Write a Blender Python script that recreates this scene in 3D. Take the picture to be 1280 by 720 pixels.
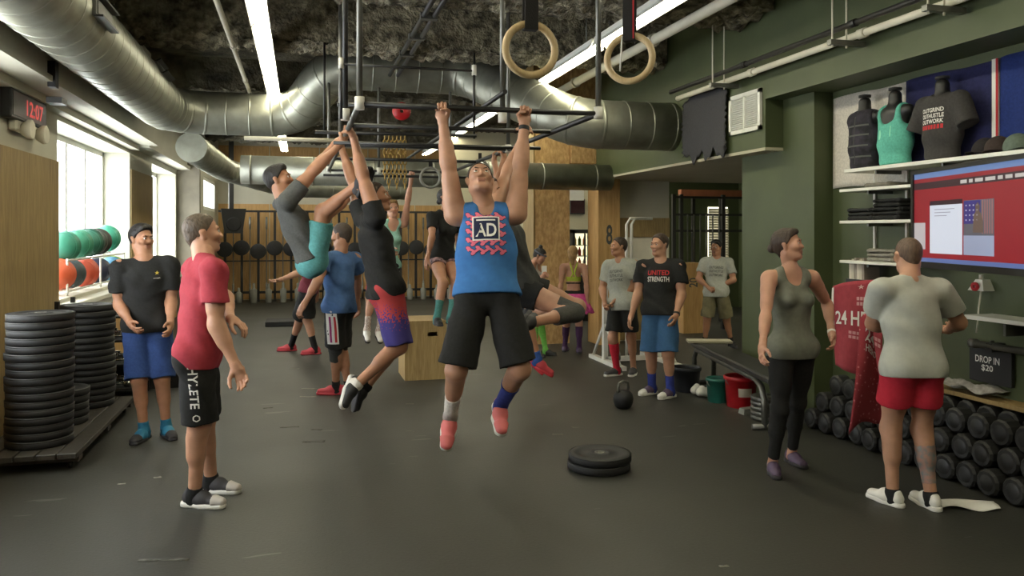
import bpy, math, random
import numpy as np
from mathutils import Vector, Matrix
from mathutils.bvhtree import BVHTree

for o in list(bpy.data.objects): bpy.data.objects.remove(o)
SC = bpy.context.scene
COL = SC.collection
random.seed(7)
RNG = np.random.RandomState(5)
PI = math.pi

# ---------------------------------------------------------------- camera
FPX, EYE, HOR = 1000.0, 1.70, 290.0
PSI = math.atan(265.0 / FPX)
cam_d = bpy.data.cameras.new('camera')
cam_d.sensor_width = 36.0
cam_d.lens = 36.0 * FPX / 1280.0
cam_d.shift_y = -(360.0 - HOR) / 1280.0
cam_d.clip_end = 200
cam = bpy.data.objects.new('camera', cam_d)
cam.location = (0, 0, EYE)
cam.rotation_euler = (PI / 2, 0, -PSI)
COL.objects.link(cam)
SC.camera = cam

# ---------------------------------------------------------------- world, exposure
SC.view_settings.view_transform = 'Standard'
SC.view_settings.look = 'None'
SC.view_settings.gamma = 1.0
SC.view_settings.use_curve_mapping = False
SC.view_settings.exposure = 0.55
world = bpy.data.worlds.new('daylight_sky')
SC.world = world
world.use_nodes = True
bg = world.node_tree.nodes['Background']
bg.inputs[0].default_value = (0.93, 0.97, 1.0, 1)
bg.inputs[1].default_value = 8.5
TUBE_STRENGTH = 22.0

# ---------------------------------------------------------------- photograph rays (used to measure positions)
FW = np.array([math.sin(PSI), math.cos(PSI), 0.0])
RT = np.array([math.cos(PSI), -math.sin(PSI), 0.0])
UP = np.array([0, 0, 1.0])
OC = np.array([0, 0, EYE])
def ray(px, py): return FW + RT * ((px - 640.0) / FPX) + UP * ((HOR - py) / FPX)
def W(px, py, d): return OC + ray(px, py) * d
def onz(px, py, z): r = ray(px, py); return OC + r * ((z - EYE) / r[2])
def onx(px, py, x): r = ray(px, py); return OC + r * (x / r[0])
def ony(px, py, y): r = ray(px, py); return OC + r * (y / r[1])
def nrm(v): v = np.asarray(v, float); return v / max(np.linalg.norm(v), 1e-9)
def V(*a): return np.array(a, float)

# ---------------------------------------------------------------- materials
def lin(c):
    return tuple(((x / 255.0) / 12.92 if x / 255.0 <= 0.04045 else ((x / 255.0 + 0.055) / 1.055) ** 2.4) for x in c)
def mat(name, rgb, rough=0.7, metal=0.0, var=0.12, scale=8.0, bump=0.0, bscale=60.0, stretch=(1, 1, 1), rgb2=None, spec=0.5, coat=0.0, dist=0.01):
    m = bpy.data.materials.new(name); m.use_nodes = True
    nt = m.node_tree; b = nt.nodes['Principled BSDF']
    b.inputs['Roughness'].default_value = rough; b.inputs['Metallic'].default_value = metal
    b.inputs['Specular IOR Level'].default_value = spec
    c1 = lin(rgb); c2 = lin(rgb2) if rgb2 else tuple(x * (1 - var) for x in c1)
    if rgb2 is None: c1 = tuple(min(1, x * (1 + var * 0.6)) for x in c1)
    tc = nt.nodes.new('ShaderNodeTexCoord'); mp = nt.nodes.new('ShaderNodeMapping')
    mp.inputs['Scale'].default_value = stretch
    nt.links.new(tc.outputs['Object'], mp.inputs[0])
    no = nt.nodes.new('ShaderNodeTexNoise'); no.inputs['Scale'].default_value = scale; no.inputs['Detail'].default_value = 4
    nt.links.new(mp.outputs[0], no.inputs[0])
    cr = nt.nodes.new('ShaderNodeValToRGB')
    cr.color_ramp.elements[0].position = 0.35; cr.color_ramp.elements[1].position = 0.68
    cr.color_ramp.elements[0].color = (*c2, 1); cr.color_ramp.elements[1].color = (*c1, 1)
    nt.links.new(no.outputs[0], cr.inputs[0]); nt.links.new(cr.outputs[0], b.inputs['Base Color'])
    if bump:
        n2 = nt.nodes.new('ShaderNodeTexNoise'); n2.inputs['Scale'].default_value = bscale; n2.inputs['Detail'].default_value = 3
        nt.links.new(mp.outputs[0], n2.inputs[0])
        bp = nt.nodes.new('ShaderNodeBump'); bp.inputs['Strength'].default_value = bump; bp.inputs['Distance'].default_value = dist
        nt.links.new(n2.outputs[0], bp.inputs['Height']); nt.links.new(bp.outputs[0], b.inputs['Normal'])
    return m
def emis(name, rgb, strength):
    m = bpy.data.materials.new(name); m.use_nodes = True
    b = m.node_tree.nodes['Principled BSDF']
    b.inputs['Base Color'].default_value = (*[x * .25 for x in lin(rgb)], 1)
    b.inputs['Roughness'].default_value = .3
    b.inputs['Emission Color'].default_value = (*lin(rgb), 1); b.inputs['Emission Strength'].default_value = strength
    return m
def mathn(nt, op, a, b=None):
    n = nt.nodes.new('ShaderNodeMath'); n.operation = op
    for i, v in enumerate((a, b)):
        if v is None: continue
        if hasattr(v, 'links'): nt.links.new(v, n.inputs[i])
        else: n.inputs[i].default_value = v
    return n.outputs[0]
def mixc(nt, f, a, b):
    n = nt.nodes.new('ShaderNodeMix'); n.data_type = 'RGBA'
    if hasattr(f, 'links'): nt.links.new(f, n.inputs[0])
    else: n.inputs[0].default_value = f
    for i, v in ((6, a), (7, b)):
        if hasattr(v, 'links'): nt.links.new(v, n.inputs[i])
        else: n.inputs[i].default_value = (*v, 1)
    return n.outputs[2]

M = {}
def wood(name, a, b, scale=1.0, rough=0.6, blotch=True):
    m = bpy.data.materials.new(name); m.use_nodes = True
    nt = m.node_tree; p = nt.nodes['Principled BSDF']; p.inputs['Roughness'].default_value = rough
    tc = nt.nodes.new('ShaderNodeTexCoord'); mp = nt.nodes.new('ShaderNodeMapping'); mp.inputs['Scale'].default_value = (9 * scale, 9 * scale, .8 * scale)
    nt.links.new(tc.outputs['Object'], mp.inputs[0])
    n1 = nt.nodes.new('ShaderNodeTexNoise'); n1.inputs['Scale'].default_value = 3; n1.inputs['Detail'].default_value = 6; n1.inputs['Distortion'].default_value = 1.2
    nt.links.new(mp.outputs[0], n1.inputs[0])
    n2 = nt.nodes.new('ShaderNodeTexNoise'); n2.inputs['Scale'].default_value = 1.1; nt.links.new(tc.outputs['Object'], n2.inputs[0])
    cr = nt.nodes.new('ShaderNodeValToRGB'); cr.color_ramp.elements[0].position = .3; cr.color_ramp.elements[1].position = .7
    cr.color_ramp.elements[0].color = (*lin(a), 1); cr.color_ramp.elements[1].color = (*lin(b), 1)
    s = mathn(nt, 'ADD', mathn(nt, 'MULTIPLY', n1.outputs[0], .7), mathn(nt, 'MULTIPLY', n2.outputs[0], .3))
    nt.links.new(s, cr.inputs[0]); nt.links.new(cr.outputs[0], p.inputs['Base Color'])
    return m

M['plywood'] = wood('plywood', (120, 98, 58), (158, 134, 86))
M['plywood_warm'] = wood('plywood_warm', (164, 126, 74), (204, 166, 108))
M['osb'] = mat('osb', (208, 172, 118), .75, rgb2=(172, 136, 86), scale=26, stretch=(1, 1, .45))
M['wall'] = mat('painted_wall', (186, 183, 165), .8, var=.06, scale=2)
M['white_paint'] = mat('white_paint', (222, 222, 212), .6, var=.04, scale=3)
M['green'] = mat('green_wall', (72, 81, 50), .55, var=.10, scale=2.5, bump=.05, bscale=40)
M['soffit'] = mat('soffit_paint', (172, 166, 142), .8, var=.05, scale=2)
M['black'] = mat('black_steel', (28, 28, 27), .45, var=.15)
M['rubber'] = mat('black_rubber', (23, 23, 23), .62, var=.2, scale=14, bump=.08)
M['steel'] = mat('grey_steel', (112, 112, 106), .4, .6, var=.15)
M['chrome'] = mat('chrome', (190, 190, 184), .22, 1.0, var=.06)
M['white_steel'] = mat('white_steel', (208, 206, 196), .45, var=.06)
M['duct'] = mat('galvanised_duct', (150, 151, 138), .42, .7, var=.2, scale=5, bump=.04, bscale=20)
M['grey_plastic'] = mat('grey_plastic', (120, 120, 112), .55)
M['cream'] = mat('cream_paint', (210, 205, 186), .7, var=.05)
M['red_paint'] = mat('red_plastic', (170, 22, 30), .4, var=.08)
M['teal_plastic'] = mat('teal_plastic', (24, 90, 78), .45)
M['sticker'] = mat('paper_sticker', (190, 180, 160), .7)
M['strap'] = mat('webbing', (36, 34, 34), .9, bump=.2, bscale=200)
M['ring_wood'] = wood('ring_wood', (176, 150, 108), (206, 184, 142), 2, .5)
M['gold'] = mat('brass_chain', (150, 122, 60), .4, .6)
M['print_white'] = mat('print_white', (222, 220, 212), .8, var=.03)
M['print_red'] = mat('print_red', (178, 40, 46), .8, var=.05)
M['print_dark'] = mat('print_dark', (82, 84, 80), .85, var=.05)
M['print_navy'] = mat('print_navy', (26, 34, 66), .85, var=.05)
M['print_pink'] = mat('print_pink', (214, 106, 128), .85, var=.05)
M['print_yellow'] = mat('print_yellow', (204, 178, 66), .8, var=.05)

# ---------------------------------------------------------------- object helpers
def link(o, parent=None):
    COL.objects.link(o)
    if parent is not None: o.parent = parent
    return o
def tag(o, label=None, cat=None, group=None, kind=None):
    for k, v in (('label', label), ('category', cat), ('group', group), ('kind', kind)):
        if v: o[k] = v
    return o
def empty(name, loc, rz=0.0, label=None, cat=None, group=None):
    o = bpy.data.objects.new(name, None); o.location = [float(x) for x in loc]; o.rotation_euler = (0, 0, rz); o.empty_display_size = .1
    link(o); return tag(o, label, cat, group)
def mk_mesh(name, verts, quads, mats, smooth=True, mat_idx=None):
    verts = np.asarray(verts, np.float32); quads = np.asarray(quads, np.int32)
    me = bpy.data.meshes.new(name)
    me.vertices.add(len(verts)); me.vertices.foreach_set('co', verts.ravel())
    n, c = quads.shape
    me.loops.add(n * c); me.loops.foreach_set('vertex_index', quads.ravel())
    me.polygons.add(n); me.polygons.foreach_set('loop_start', np.arange(0, n * c, c, dtype=np.int32))
    for m in (mats if isinstance(mats, (list, tuple)) else [mats]): me.materials.append(m)
    if mat_idx is not None: me.polygons.foreach_set('material_index', np.asarray(mat_idx, np.int32))
    me.update(calc_edges=True)
    me.polygons.foreach_set('use_smooth', np.full(n, bool(smooth)))
    return me
def copy_tree(o, parent=None):
    c = o.copy(); COL.objects.link(c); c.parent = parent
    for ch in list(o.children): copy_tree(ch, c)
    return c

class MB:
    """collects shapes, then links them as one mesh object"""
    def __init__(s): s.v = []; s.f = []; s.sm = []
    def add(s, vs, fs, smooth=False):
        o = len(s.v); s.v += [tuple(float(c) for c in p) for p in vs]
        s.f += [tuple(i + o for i in f) for f in fs]; s.sm += [smooth] * len(fs); return s
    def box(s, x0, x1, y0, y1, z0, z1, bev=0.0):
        if bev <= 0:
            vs = [(x0, y0, z0), (x1, y0, z0), (x1, y1, z0), (x0, y1, z0), (x0, y0, z1), (x1, y0, z1), (x1, y1, z1), (x0, y1, z1)]
            return s.add(vs, [(0, 3, 2, 1), (4, 5, 6, 7), (0, 1, 5, 4), (1, 2, 6, 5), (2, 3, 7, 6), (3, 0, 4, 7)])
        b = bev; vs = []
        for z, i in ((z0, b), (z0 + b, 0), (z1 - b, 0), (z1, b)):
            vs += [(x0 + i + b * (i == 0), y0 + i, z), (x1 - i - b * (i == 0), y0 + i, z), (x1 - i, y0 + i + b * (i == 0), z), (x1 - i, y1 - i - b * (i == 0), z),
                   (x1 - i - b * (i == 0), y1 - i, z), (x0 + i + b * (i == 0), y1 - i, z), (x0 + i, y1 - i - b * (i == 0), z), (x0 + i, y0 + i + b * (i == 0), z)]
        fs = [tuple(range(7, -1, -1)), tuple(range(24, 32))]
        for L in range(3):
            for k in range(8): fs.append((L * 8 + k, L * 8 + (k + 1) % 8, L * 8 + 8 + (k + 1) % 8, L * 8 + 8 + k))
        return s.add(vs, fs)
    def obox(s, c, ax, ay, az):
        c, ax, ay, az = map(np.asarray, (c, ax, ay, az))
        vs = [c + i * ax + j * ay + k * az for k in (-1, 1) for (i, j) in ((-1, -1), (1, -1), (1, 1), (-1, 1))]
        return s.add(vs, [(0, 3, 2, 1), (4, 5, 6, 7), (0, 1, 5, 4), (1, 2, 6, 5), (2, 3, 7, 6), (3, 0, 4, 7)])
    def tube(s, pts, r, n=10, caps=True, closed=False):
        pts = [np.asarray(p, float) for p in pts]; m = len(pts)
        rr = r if isinstance(r, (list, tuple)) else [r] * m
        vs = []; ref = None
        for i, p in enumerate(pts):
            if closed: t = nrm(pts[(i + 1) % m] - pts[i - 1])
            else: t = nrm(pts[min(i + 1, m - 1)] - pts[max(i - 1, 0)])
            if ref is None:
                ref = V(0, 0, 1) if abs(t[2]) < .9 else V(1, 0, 0)
            a = nrm(ref - t * np.dot(ref, t)); b = np.cross(t, a); ref = a
            for k in range(n):
                an = 2 * PI * k / n; vs.append(p + rr[i] * (math.cos(an) * a + math.sin(an) * b))
        fs = []
        for i in range(m if closed else m - 1):
            j = (i + 1) % m
            for k in range(n): fs.append((i * n + k, i * n + (k + 1) % n, j * n + (k + 1) % n, j * n + k))
        s.add(vs, fs, True)
        if caps and not closed:
            o = len(s.v) - len(vs)
            s.f += [tuple(o + k for k in range(n - 1, -1, -1)), tuple(o + (m - 1) * n + k for k in range(n))]; s.sm += [False, False]
        return s
    def lathe(s, prof, n=24, c=(0, 0, 0), axis='z', smooth=True):
        vs = []
        for (r, h) in prof:
            for k in range(n):
                a = 2 * PI * k / n; x, y = r * math.cos(a), r * math.sin(a)
                p = (x, y, h) if axis == 'z' else ((h, x, y) if axis == 'x' else (x, h, y))
                vs.append((p[0] + c[0], p[1] + c[1], p[2] + c[2]))
        fs = []
        for i in range(len(prof) - 1):
            for k in range(n):
                q = (i * n + k, i * n + (k + 1) % n, (i + 1) * n + (k + 1) % n, (i + 1) * n + k)
                fs.append(q if axis != 'y' else q[::-1])
        return s.add(vs, fs, smooth)
    def grid(s, fn, nu, nv, smooth=True):
        vs = [fn(i / nu, j / nv) for j in range(nv + 1) for i in range(nu + 1)]
        fs = [(j * (nu + 1) + i, j * (nu + 1) + i + 1, (j + 1) * (nu + 1) + i + 1, (j + 1) * (nu + 1) + i) for j in range(nv) for i in range(nu)]
        return s.add(vs, fs, smooth)
    def sheet(s, fn, nu, nv, th):
        """a cloth or paper sheet with thickness th along its normals"""
        P = np.array([[fn(i / nu, j / nv) for i in range(nu + 1)] for j in range(nv + 1)], float)
        du = np.gradient(P, axis=1); dv = np.gradient(P, axis=0)
        N = np.cross(du, dv); N /= np.maximum(np.linalg.norm(N, axis=2, keepdims=True), 1e-9)
        A = (P + N * th / 2).reshape(-1, 3); B = (P - N * th / 2).reshape(-1, 3); w = nu + 1; n = len(A)
        fs = []
        for j in range(nv):
            for i in range(nu):
                q = (j * w + i, j * w + i + 1, (j + 1) * w + i + 1, (j + 1) * w + i)
                fs.append(q); fs.append(tuple(n + k for k in q[::-1]))
        rim = [i for i in range(w)] + [j * w + nu for j in range(1, nv + 1)] + [nv * w + i for i in range(nu - 1, -1, -1)] + [j * w for j in range(nv - 1, 0, -1)]
        for a, b in zip(rim, rim[1:] + rim[:1]): fs.append((b, a, n + a, n + b))
        return s.add(list(A) + list(B), fs, True)
    def build(s, name, m, parent=None, rel=None):
        me = bpy.data.meshes.new(name)
        v = s.v
        if rel is not None: v = [(p[0] - rel[0], p[1] - rel[1], p[2] - rel[2]) for p in v]
        me.from_pydata(v, [], s.f)
        for q in (m if isinstance(m, (list, tuple)) else [m]): me.materials.append(q)
        me.polygons.foreach_set('use_smooth', s.sm); me.update()
        return link(bpy.data.objects.new(name, me), parent)
def inst(name, src, parent, loc, rot=(0, 0, 0)):
    o = bpy.data.objects.new(name, src.data); o.location = [float(c) for c in loc]; o.rotation_euler = rot
    return link(o, parent)

_tc = {}
def text_geo(s, size=1.0, bold=True, spacing=1.0):
    key = (s, bold, spacing)
    if key not in _tc:
        cu = bpy.data.curves.new('lettering', 'FONT'); cu.body = s; cu.align_x = 'CENTER'; cu.align_y = 'CENTER'
        cu.space_character = spacing; cu.resolution_u = 3
        if bold: cu.offset = .018
        ob = bpy.data.objects.new('lettering', cu); COL.objects.link(ob)
        dg = bpy.context.evaluated_depsgraph_get(); ev = ob.evaluated_get(dg); me = ev.to_mesh()
        vs = np.array([v.co[:] for v in me.vertices]).reshape(-1, 3); fs = [tuple(p.vertices) for p in me.polygons]
        ev.to_mesh_clear(); bpy.data.objects.remove(ob); bpy.data.curves.remove(cu)
        _tc[key] = (vs, fs)
    vs, fs = _tc[key]
    return vs * size, fs
def flat_text(name, s, w, c, rx, ry, n, m, parent, bold=True, th=.002, hscale=None):
    """flat print of width w centred at c; rx right, ry up, n outward"""
    vs, fs = text_geo(s, 1.0, bold)
    wd = max(1e-6, vs[:, 0].max() - vs[:, 0].min()); k = w / wd; ky = k if hscale is None else hscale / max(1e-6, vs[:, 1].max() - vs[:, 1].min())
    vs = vs - (vs.max(0) + vs.min(0)) / 2
    b = MB(); b.add([np.asarray(c) + np.asarray(rx) * p[0] * k + np.asarray(ry) * p[1] * ky + np.asarray(n) * th for p in vs], fs)
    return b.build(name, m, parent)
# ================================================================ the setting
XL, XR, YB, YF, ZC = -2.40, 4.80, 21.0, -5.0, 4.25
XL2, YJ = -1.97, 17.3
# floor -----------------------------------------------------------
m = bpy.data.materials.new('rubber_floor'); m.use_nodes = True; nt = m.node_tree; b = nt.nodes['Principled BSDF']
tc = nt.nodes.new('ShaderNodeTexCoord')
def noise_n(nt, vec, sc, det=3, st=None):
    n = nt.nodes.new('ShaderNodeTexNoise'); n.inputs['Scale'].default_value = sc; n.inputs['Detail'].default_value = det
    if st:
        mp = nt.nodes.new('ShaderNodeMapping'); mp.inputs['Scale'].default_value = st; nt.links.new(vec, mp.inputs[0]); vec = mp.outputs[0]
    nt.links.new(vec, n.inputs[0]); return n.outputs[0]
ob = tc.outputs['Object']
big = noise_n(nt, ob, .7); fine = noise_n(nt, ob, 55, 2); sc = noise_n(nt, ob, 1.6, 2, (1.0, 6.0, 1)); gate = noise_n(nt, ob, .45, 1)
scuff = mathn(nt, 'MULTIPLY', mathn(nt, 'GREATER_THAN', sc, .70), mathn(nt, 'GREATER_THAN', gate, .52))
base = mixc(nt, big, lin((32, 32, 27)), lin((47, 46, 38)))
base = mixc(nt, mathn(nt, 'MULTIPLY', fine, .35), base, lin((78, 78, 72)))
base = mixc(nt, mathn(nt, 'MULTIPLY', scuff, .35), base, lin((120, 120, 112)))
nt.links.new(base, b.inputs['Base Color'])
rg = mathn(nt, 'ADD', .40, mathn(nt, 'MULTIPLY', big, .22)); nt.links.new(rg, b.inputs['Roughness'])
bp = nt.nodes.new('ShaderNodeBump'); bp.inputs['Strength'].default_value = .25; bp.inputs['Distance'].default_value = .004
nt.links.new(fine, bp.inputs['Height']); nt.links.new(bp.outputs[0], b.inputs['Normal'])
o = MB().box(-3.2, 9.9, YF, YB + .3, -.15, 0).build('floor', m); tag(o, kind='structure', label='black rubber gym floor with scuff marks')
# ceiling ---------------------------------------------------------
CEIL = mat('sprayed_concrete', (118, 112, 92), .95, rgb2=(56, 53, 43), scale=3.5, bump=.9, bscale=16, dist=.06)
FRINGE = mat('rough_fireproofing', (170, 162, 136), .95, rgb2=(84, 79, 64), scale=9, bump=1.0, bscale=22, dist=.06)
o = MB().box(-3.2, 9.9, YF, YB + .3, ZC, ZC + .2).build('ceiling', CEIL); tag(o, kind='structure', label='dark rough concrete ceiling')
def rough(x, y): return .035 * math.sin(9.1 * x + 3 * math.sin(4.3 * y)) * math.sin(7.7 * y + 2.1 * math.sin(5.9 * x)) + .03 * math.sin(23 * x + 5 * math.sin(13 * y)) * math.sin(19 * y + x * 7) + .015 * math.sin(51 * x + 17 * y)
for i, (y0, y1, zb) in enumerate(((2.0, 2.6, 3.80), (4.5, 5.1, 3.80), (6.75, 7.5, 3.78), (9.05, 9.55, 3.74), (12.4, 13.0, 3.72), (15.2, 15.8, 3.72), (18.2, 18.8, 3.7))):
    mb = MB()
    mb.box(-2.4, 4.38, y0, y1, zb + .05, ZC)
    mb.grid(lambda u, v: (4.38 - 6.78 * u, y0 - .02 + (y1 - y0 + .04) * v, zb + .02 + rough(4.38 - 6.78 * u, y0 + v * 2) - (.0 if .05 < v < .95 else -.05)), 220, 8)
    o = mb.build('trim_%d' % (i + 1), FRINGE if i < 4 else CEIL); tag(o, kind='structure', label='rough sprayed concrete ceiling beam')
# left wall -------------------------------------------------------
def wall_x(name, x0, x1, y0, y1, z0, z1, holes, m):
    """wall along Y with rectangular openings (y0,y1,z0,z1)"""
    mb = MB(); ys = y0
    for (a, b, c, d) in sorted(holes):
        if a > ys: mb.box(x0, x1, ys, a, z0, z1)
        if c > z0: mb.box(x0, x1, a, b, z0, c)
        if d < z1: mb.box(x0, x1, a, b, d, z1)
        ys = b
    if ys < y1: mb.box(x0, x1, ys, y1, z0, z1)
    o = mb.build(name, m); return tag(o, kind='structure')
WINS = [(3.3, 6.9, 1.0, 2.85), (9.1, 12.7, 1.0, 2.85), (14.5, 17.15, 1.0, 2.85)]
wl = wall_x('wall_left', XL - .45, XL, YF, YJ, 0, ZC, WINS, M['wall'])
tag(wl, 'pale painted wall with plywood panels below on the window side')
o = MB().box(XL - .45, XL2, YJ, YJ + .2, 0, ZC).build('wall_left_pier', mat('grey_pier', (120, 114, 98), .8, var=.2, scale=3)); tag(o, 'grey pier beyond the second window', kind='structure')
wl2 = wall_x('wall_left_back', XL2 - .12, XL2, YJ + .2, YB + .2, 0, ZC, [(18.0, 20.4, 2.18, 2.88)], M['wall'])
GLASS = bpy.data.materials.new('window_glass'); GLASS.use_nodes = True; nt = GLASS.node_tree
for n_ in list(nt.nodes): nt.nodes.remove(n_)
out = nt.nodes.new('ShaderNodeOutputMaterial'); tr = nt.nodes.new('ShaderNodeBsdfTransparent'); gl = nt.nodes.new('ShaderNodeBsdfGlossy'); mx = nt.nodes.new('ShaderNodeMixShader')
gl.inputs['Roughness'].default_value = .05; mx.inputs[0].default_value = .05; nt.links.new(tr.outputs[0], mx.inputs[1]); nt.links.new(gl.outputs[0], mx.inputs[2]); nt.links.new(mx.outputs[0], out.inputs[0])
def window(n, x, y0, y1, z0, z1, mull, label):
    fr = MB(); t = .05
    fr.box(x - t, x + t, y0, y1, z0, z0 + .07); fr.box(x - t, x + t, y0, y1, z1 - .07, z1); fr.box(x - t, x + t, y0, y0 + .06, z0, z1); fr.box(x - t, x + t, y1 - .06, y1, z0, z1)
    o = fr.build('window_%d' % n, M['white_paint']); tag(o, label, kind='structure')
    ys = [y0] + mull + [y1]
    for a in mull: MB().box(x - t * .8, x + t * .8, a - .04, a + .04, z0 + .07, z1 - .07).build('mullion', M['white_paint'], o)
    for a, b in zip(ys[:-1], ys[1:]): MB().box(x - .006, x + .006, a + .05, b - .05, z0 + .06, z1 - .06).build('pane', GLASS, o)
    return o
window(1, XL - .40, *WINS[1], [9.95, 10.85, 11.75], 'bright window above the exercise balls')
window(2, XL - .40, *WINS[2], [15.4, 16.3], 'bright window beside the man in black t-shirt')
window(3, XL2 - .06, 18.0, 20.4, 2.18, 2.88, [19.2], 'small bright high window near the back corner')
window(4, XL - .40, *WINS[0], [4.2, 5.1, 6.0], 'window in the near part of the left wall')
for (y0, y1, z0, z1) in WINS:
    pass
# plywood panels on the left wall, window sills, bulkhead
for a, b in ((-4.9, -2.5), (-2.48, -.08), (-.06, 2.34), (2.36, 3.28), (6.92, 9.08)):
    MB().box(XL, XL + .022, a, b, .02, 2.42).build('plywood_panel', M['plywood'], wl)
MB().box(XL, XL + .022, 12.72, 14.48, .02, 2.62).build('plywood_panel', M['plywood'], wl)
for a, b in ((3.3, 4.5), (4.52, 5.7), (5.72, 6.9), (9.1, 10.3), (10.32, 11.5), (11.52, 12.7), (14.5, 15.8), (15.82, 17.12)):
    MB().box(XL, XL + .022, a, b, .02, .90).build('plywood_panel', M['plywood_warm'], wl)
for i, (y0, y1, z0, z1) in enumerate(WINS):
    o = MB().box(XL - .40, XL + .16, y0 - .02, y1 + .02, .90, .96, .008).box(XL + .02, XL + .12, y0, y1, .82, .898).build('window_sill', M['white_paint'], wl)
o = MB().box(XL, XL + .34, YF, 12.75, 3.02, ZC).box(XL, XL + .38, YF, 12.75, 2.97, 3.02).box(XL, XL + .12, YF, 12.75, 2.90, 2.97).build('trim_8', M['wall']); tag(o, 'painted bulkhead ledge along the left wall top', kind='structure')
o = MB().box(XL, XL + .20, 12.75, YJ, 3.02, ZC).box(XL, XL + .26, 12.75, YJ, 2.95, 3.02).build('trim_9', M['wall']); tag(o, 'shallower painted bulkhead beyond the first windows', kind='structure')
# exit-style clock, emergency lamps on the left wall
c = onx(33, 137, XL + .06)
r = empty('led_clock', (XL, c[1], c[2]), 0, 'black wall clock with red glowing digits near the top left', 'clock')
MB().box(0, .09, -.48, .48, -.13, .13, .01).build('case', M['black'], r)
MB().box(.09, .094, -.44, .44, -.10, .10).build('screen', mat('clock_glass', (92, 76, 80), .3), r)
flat_text('digits', '12:07', .46, V(.094, .12, 0), V(0, -1, 0) * -1, UP, V(1, 0, 0), emis('led_red', (230, 70, 70), .5), r, hscale=.14)
c = onx(33, 165, XL + .05)
r = empty('emergency_light', (XL + .005, c[1], c[2]), 0, 'beige emergency light with two round lamp heads under the clock', 'light fixture')
MB().box(0, .07, -.33, .33, -.02, .13, .015).build('case', M['cream'], r)
for dy in (-.2, .2):
    h = MB().lathe([(.001, 0), (.05, .0), (.085, .05), (.085, .08), (.075, .085), (.001, .075)], 18, (.07, dy, 0.0), 'x').build('lamp_head', M['cream'], r)
c = onx(68, 95, XL + .38)
r = empty('wall_camera', (XL + .34, c[1], c[2]), 0, 'small black bracket fixed on the left bulkhead', 'bracket')
MB().box(0, .06, -.05, .05, -.10, .12).build('arm', M['black'], r); MB().box(0, .12, -.09, .07, -.24, -.19).build('foot', M['black'], r)
# back wall --------------------------------------------------------
wb = MB().box(XL - .4, 9.8, YB, YB + .2, 0, ZC).build('wall_back', M['wall']); tag(wb, 'pale back wall with plywood panels behind the racks', kind='structure')
for i in range(6):
    x = -1.95 + i * 1.22; MB().box(x, x + 1.2, YB - .02, YB, .02, 2.40).build('plywood_panel', M['plywood_warm'], wb)
for i in range(6):
    x = -1.95 + i * 1.22; MB().box(x, x + 1.2, YB - .02, YB, 3.02, 3.85).build('plywood_panel', M['plywood_warm'], wb)
# wall behind the camera, right wall
o = MB().box(XL - .4, 9.8, YF - .2, YF, 0, ZC).build('wall_front', M['wall']); tag(o, kind='structure')
wr = MB().box(XR, XR + .2, YF, 7.69, 0, ZC).build('wall_right', M['green']); tag(wr, 'dark green wall behind the television and shelves', kind='structure')
o = MB().box(4.60, XR + .2, 6.44, 7.69, 0, ZC).build('wall_right_column', M['green']); tag(o, 'dark green column at the end of the television wall', kind='structure')
o = MB().box(4.40, XR + .2, YF, 6.93, 3.0, ZC).build('trim_10', M['green']); tag(o, 'green overhead beam above the television wall', kind='structure')
mb = MB().box(4.40, 9.6, 6.93, 11.75, 2.53, ZC).build('trim_11', M['green']); tag(mb, 'green overhead bulkhead with vent and banner', kind='structure')
o = MB().box(4.40, 9.6, 6.93, 11.75, 2.50, 2.53).build('trim_12', M['soffit']); tag(o, 'pale underside of the green bulkhead', kind='structure')
# annex to the right: back room
o = MB().box(9.6, 9.8, 6.5, YB, 0, ZC).build('wall_annex_right', M['green']); tag(o, kind='structure')
o = MB().box(XR + .2, 9.8, 6.5, 6.7, 0, ZC).build('wall_annex_near', M['green']); tag(o, kind='structure')
# column 1 clad in strand board
a = ony(668, 300, 11.6)[0]; bb = ony(712, 300, 11.6)[0]
c1 = MB().box(a, bb, 11.6, 12.15, 0, ZC).build('wall_column_middle', M['osb']); tag(c1, 'strand-board clad column in the middle of the gym', kind='structure')
MB().box(a - .02, a, 11.58, 12.15, 0, ZC).build('board', M['plywood'], c1)
# column 2 and partition
a2 = ony(748, 300, 11.3)[0]; b2 = ony(775, 300, 11.3)[0]; b3 = ony(840, 300, 11.5)[0]
c2 = MB().box(a2, b2, 11.3, 11.75, 0, 2.5).build('wall_column_right', M['plywood_warm']); tag(c2, 'plywood clad post below the green bulkhead', kind='structure')
flat_text('stencil', '8', .10, V((a2 + b2) / 2, 11.298, 1.66), V(1, 0, 0), UP, V(0, -1, 0), M['print_dark'], c2, hscale=.3)
o = MB().box(4.0, 4.4, 11.55, 11.75, 2.75, ZC).build('wall_gable', M['osb']); tag(o, kind='structure', label='strand board panel above the far duct')
pw = MB().box(b2, b3, 11.6, 11.72, 0, 2.5).build('wall_partition', M['wall']); tag(pw, 'pale partition with plywood strip behind the men in grey', kind='structure')
MB().box(b2, b3, 11.575, 11.6, 1.62, 1.92).build('plywood_strip', M['plywood'], pw); MB().box(b2, b3, 11.575, 11.6, .02, .9).build('plywood_strip', M['plywood'], pw)
MB().box(b2 + .03, b3 - .02, 11.58, 11.6, .92, 1.60).build('white_board', M['cream'], pw)
# lintel and kitchen wall seen between the two columns
o = MB().box(3.5, 5.2, 14.3, 14.45, 2.30, 2.62).build('trim_13', M['white_paint']); tag(o, kind='structure', label='white lintel between the columns')
o = MB().box(3.0, 6.4, 16.0, 16.15, 0, ZC).build('wall_kitchen', M['soffit']); tag(o, kind='structure', label='pale wall behind the drinks cooler')
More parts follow.
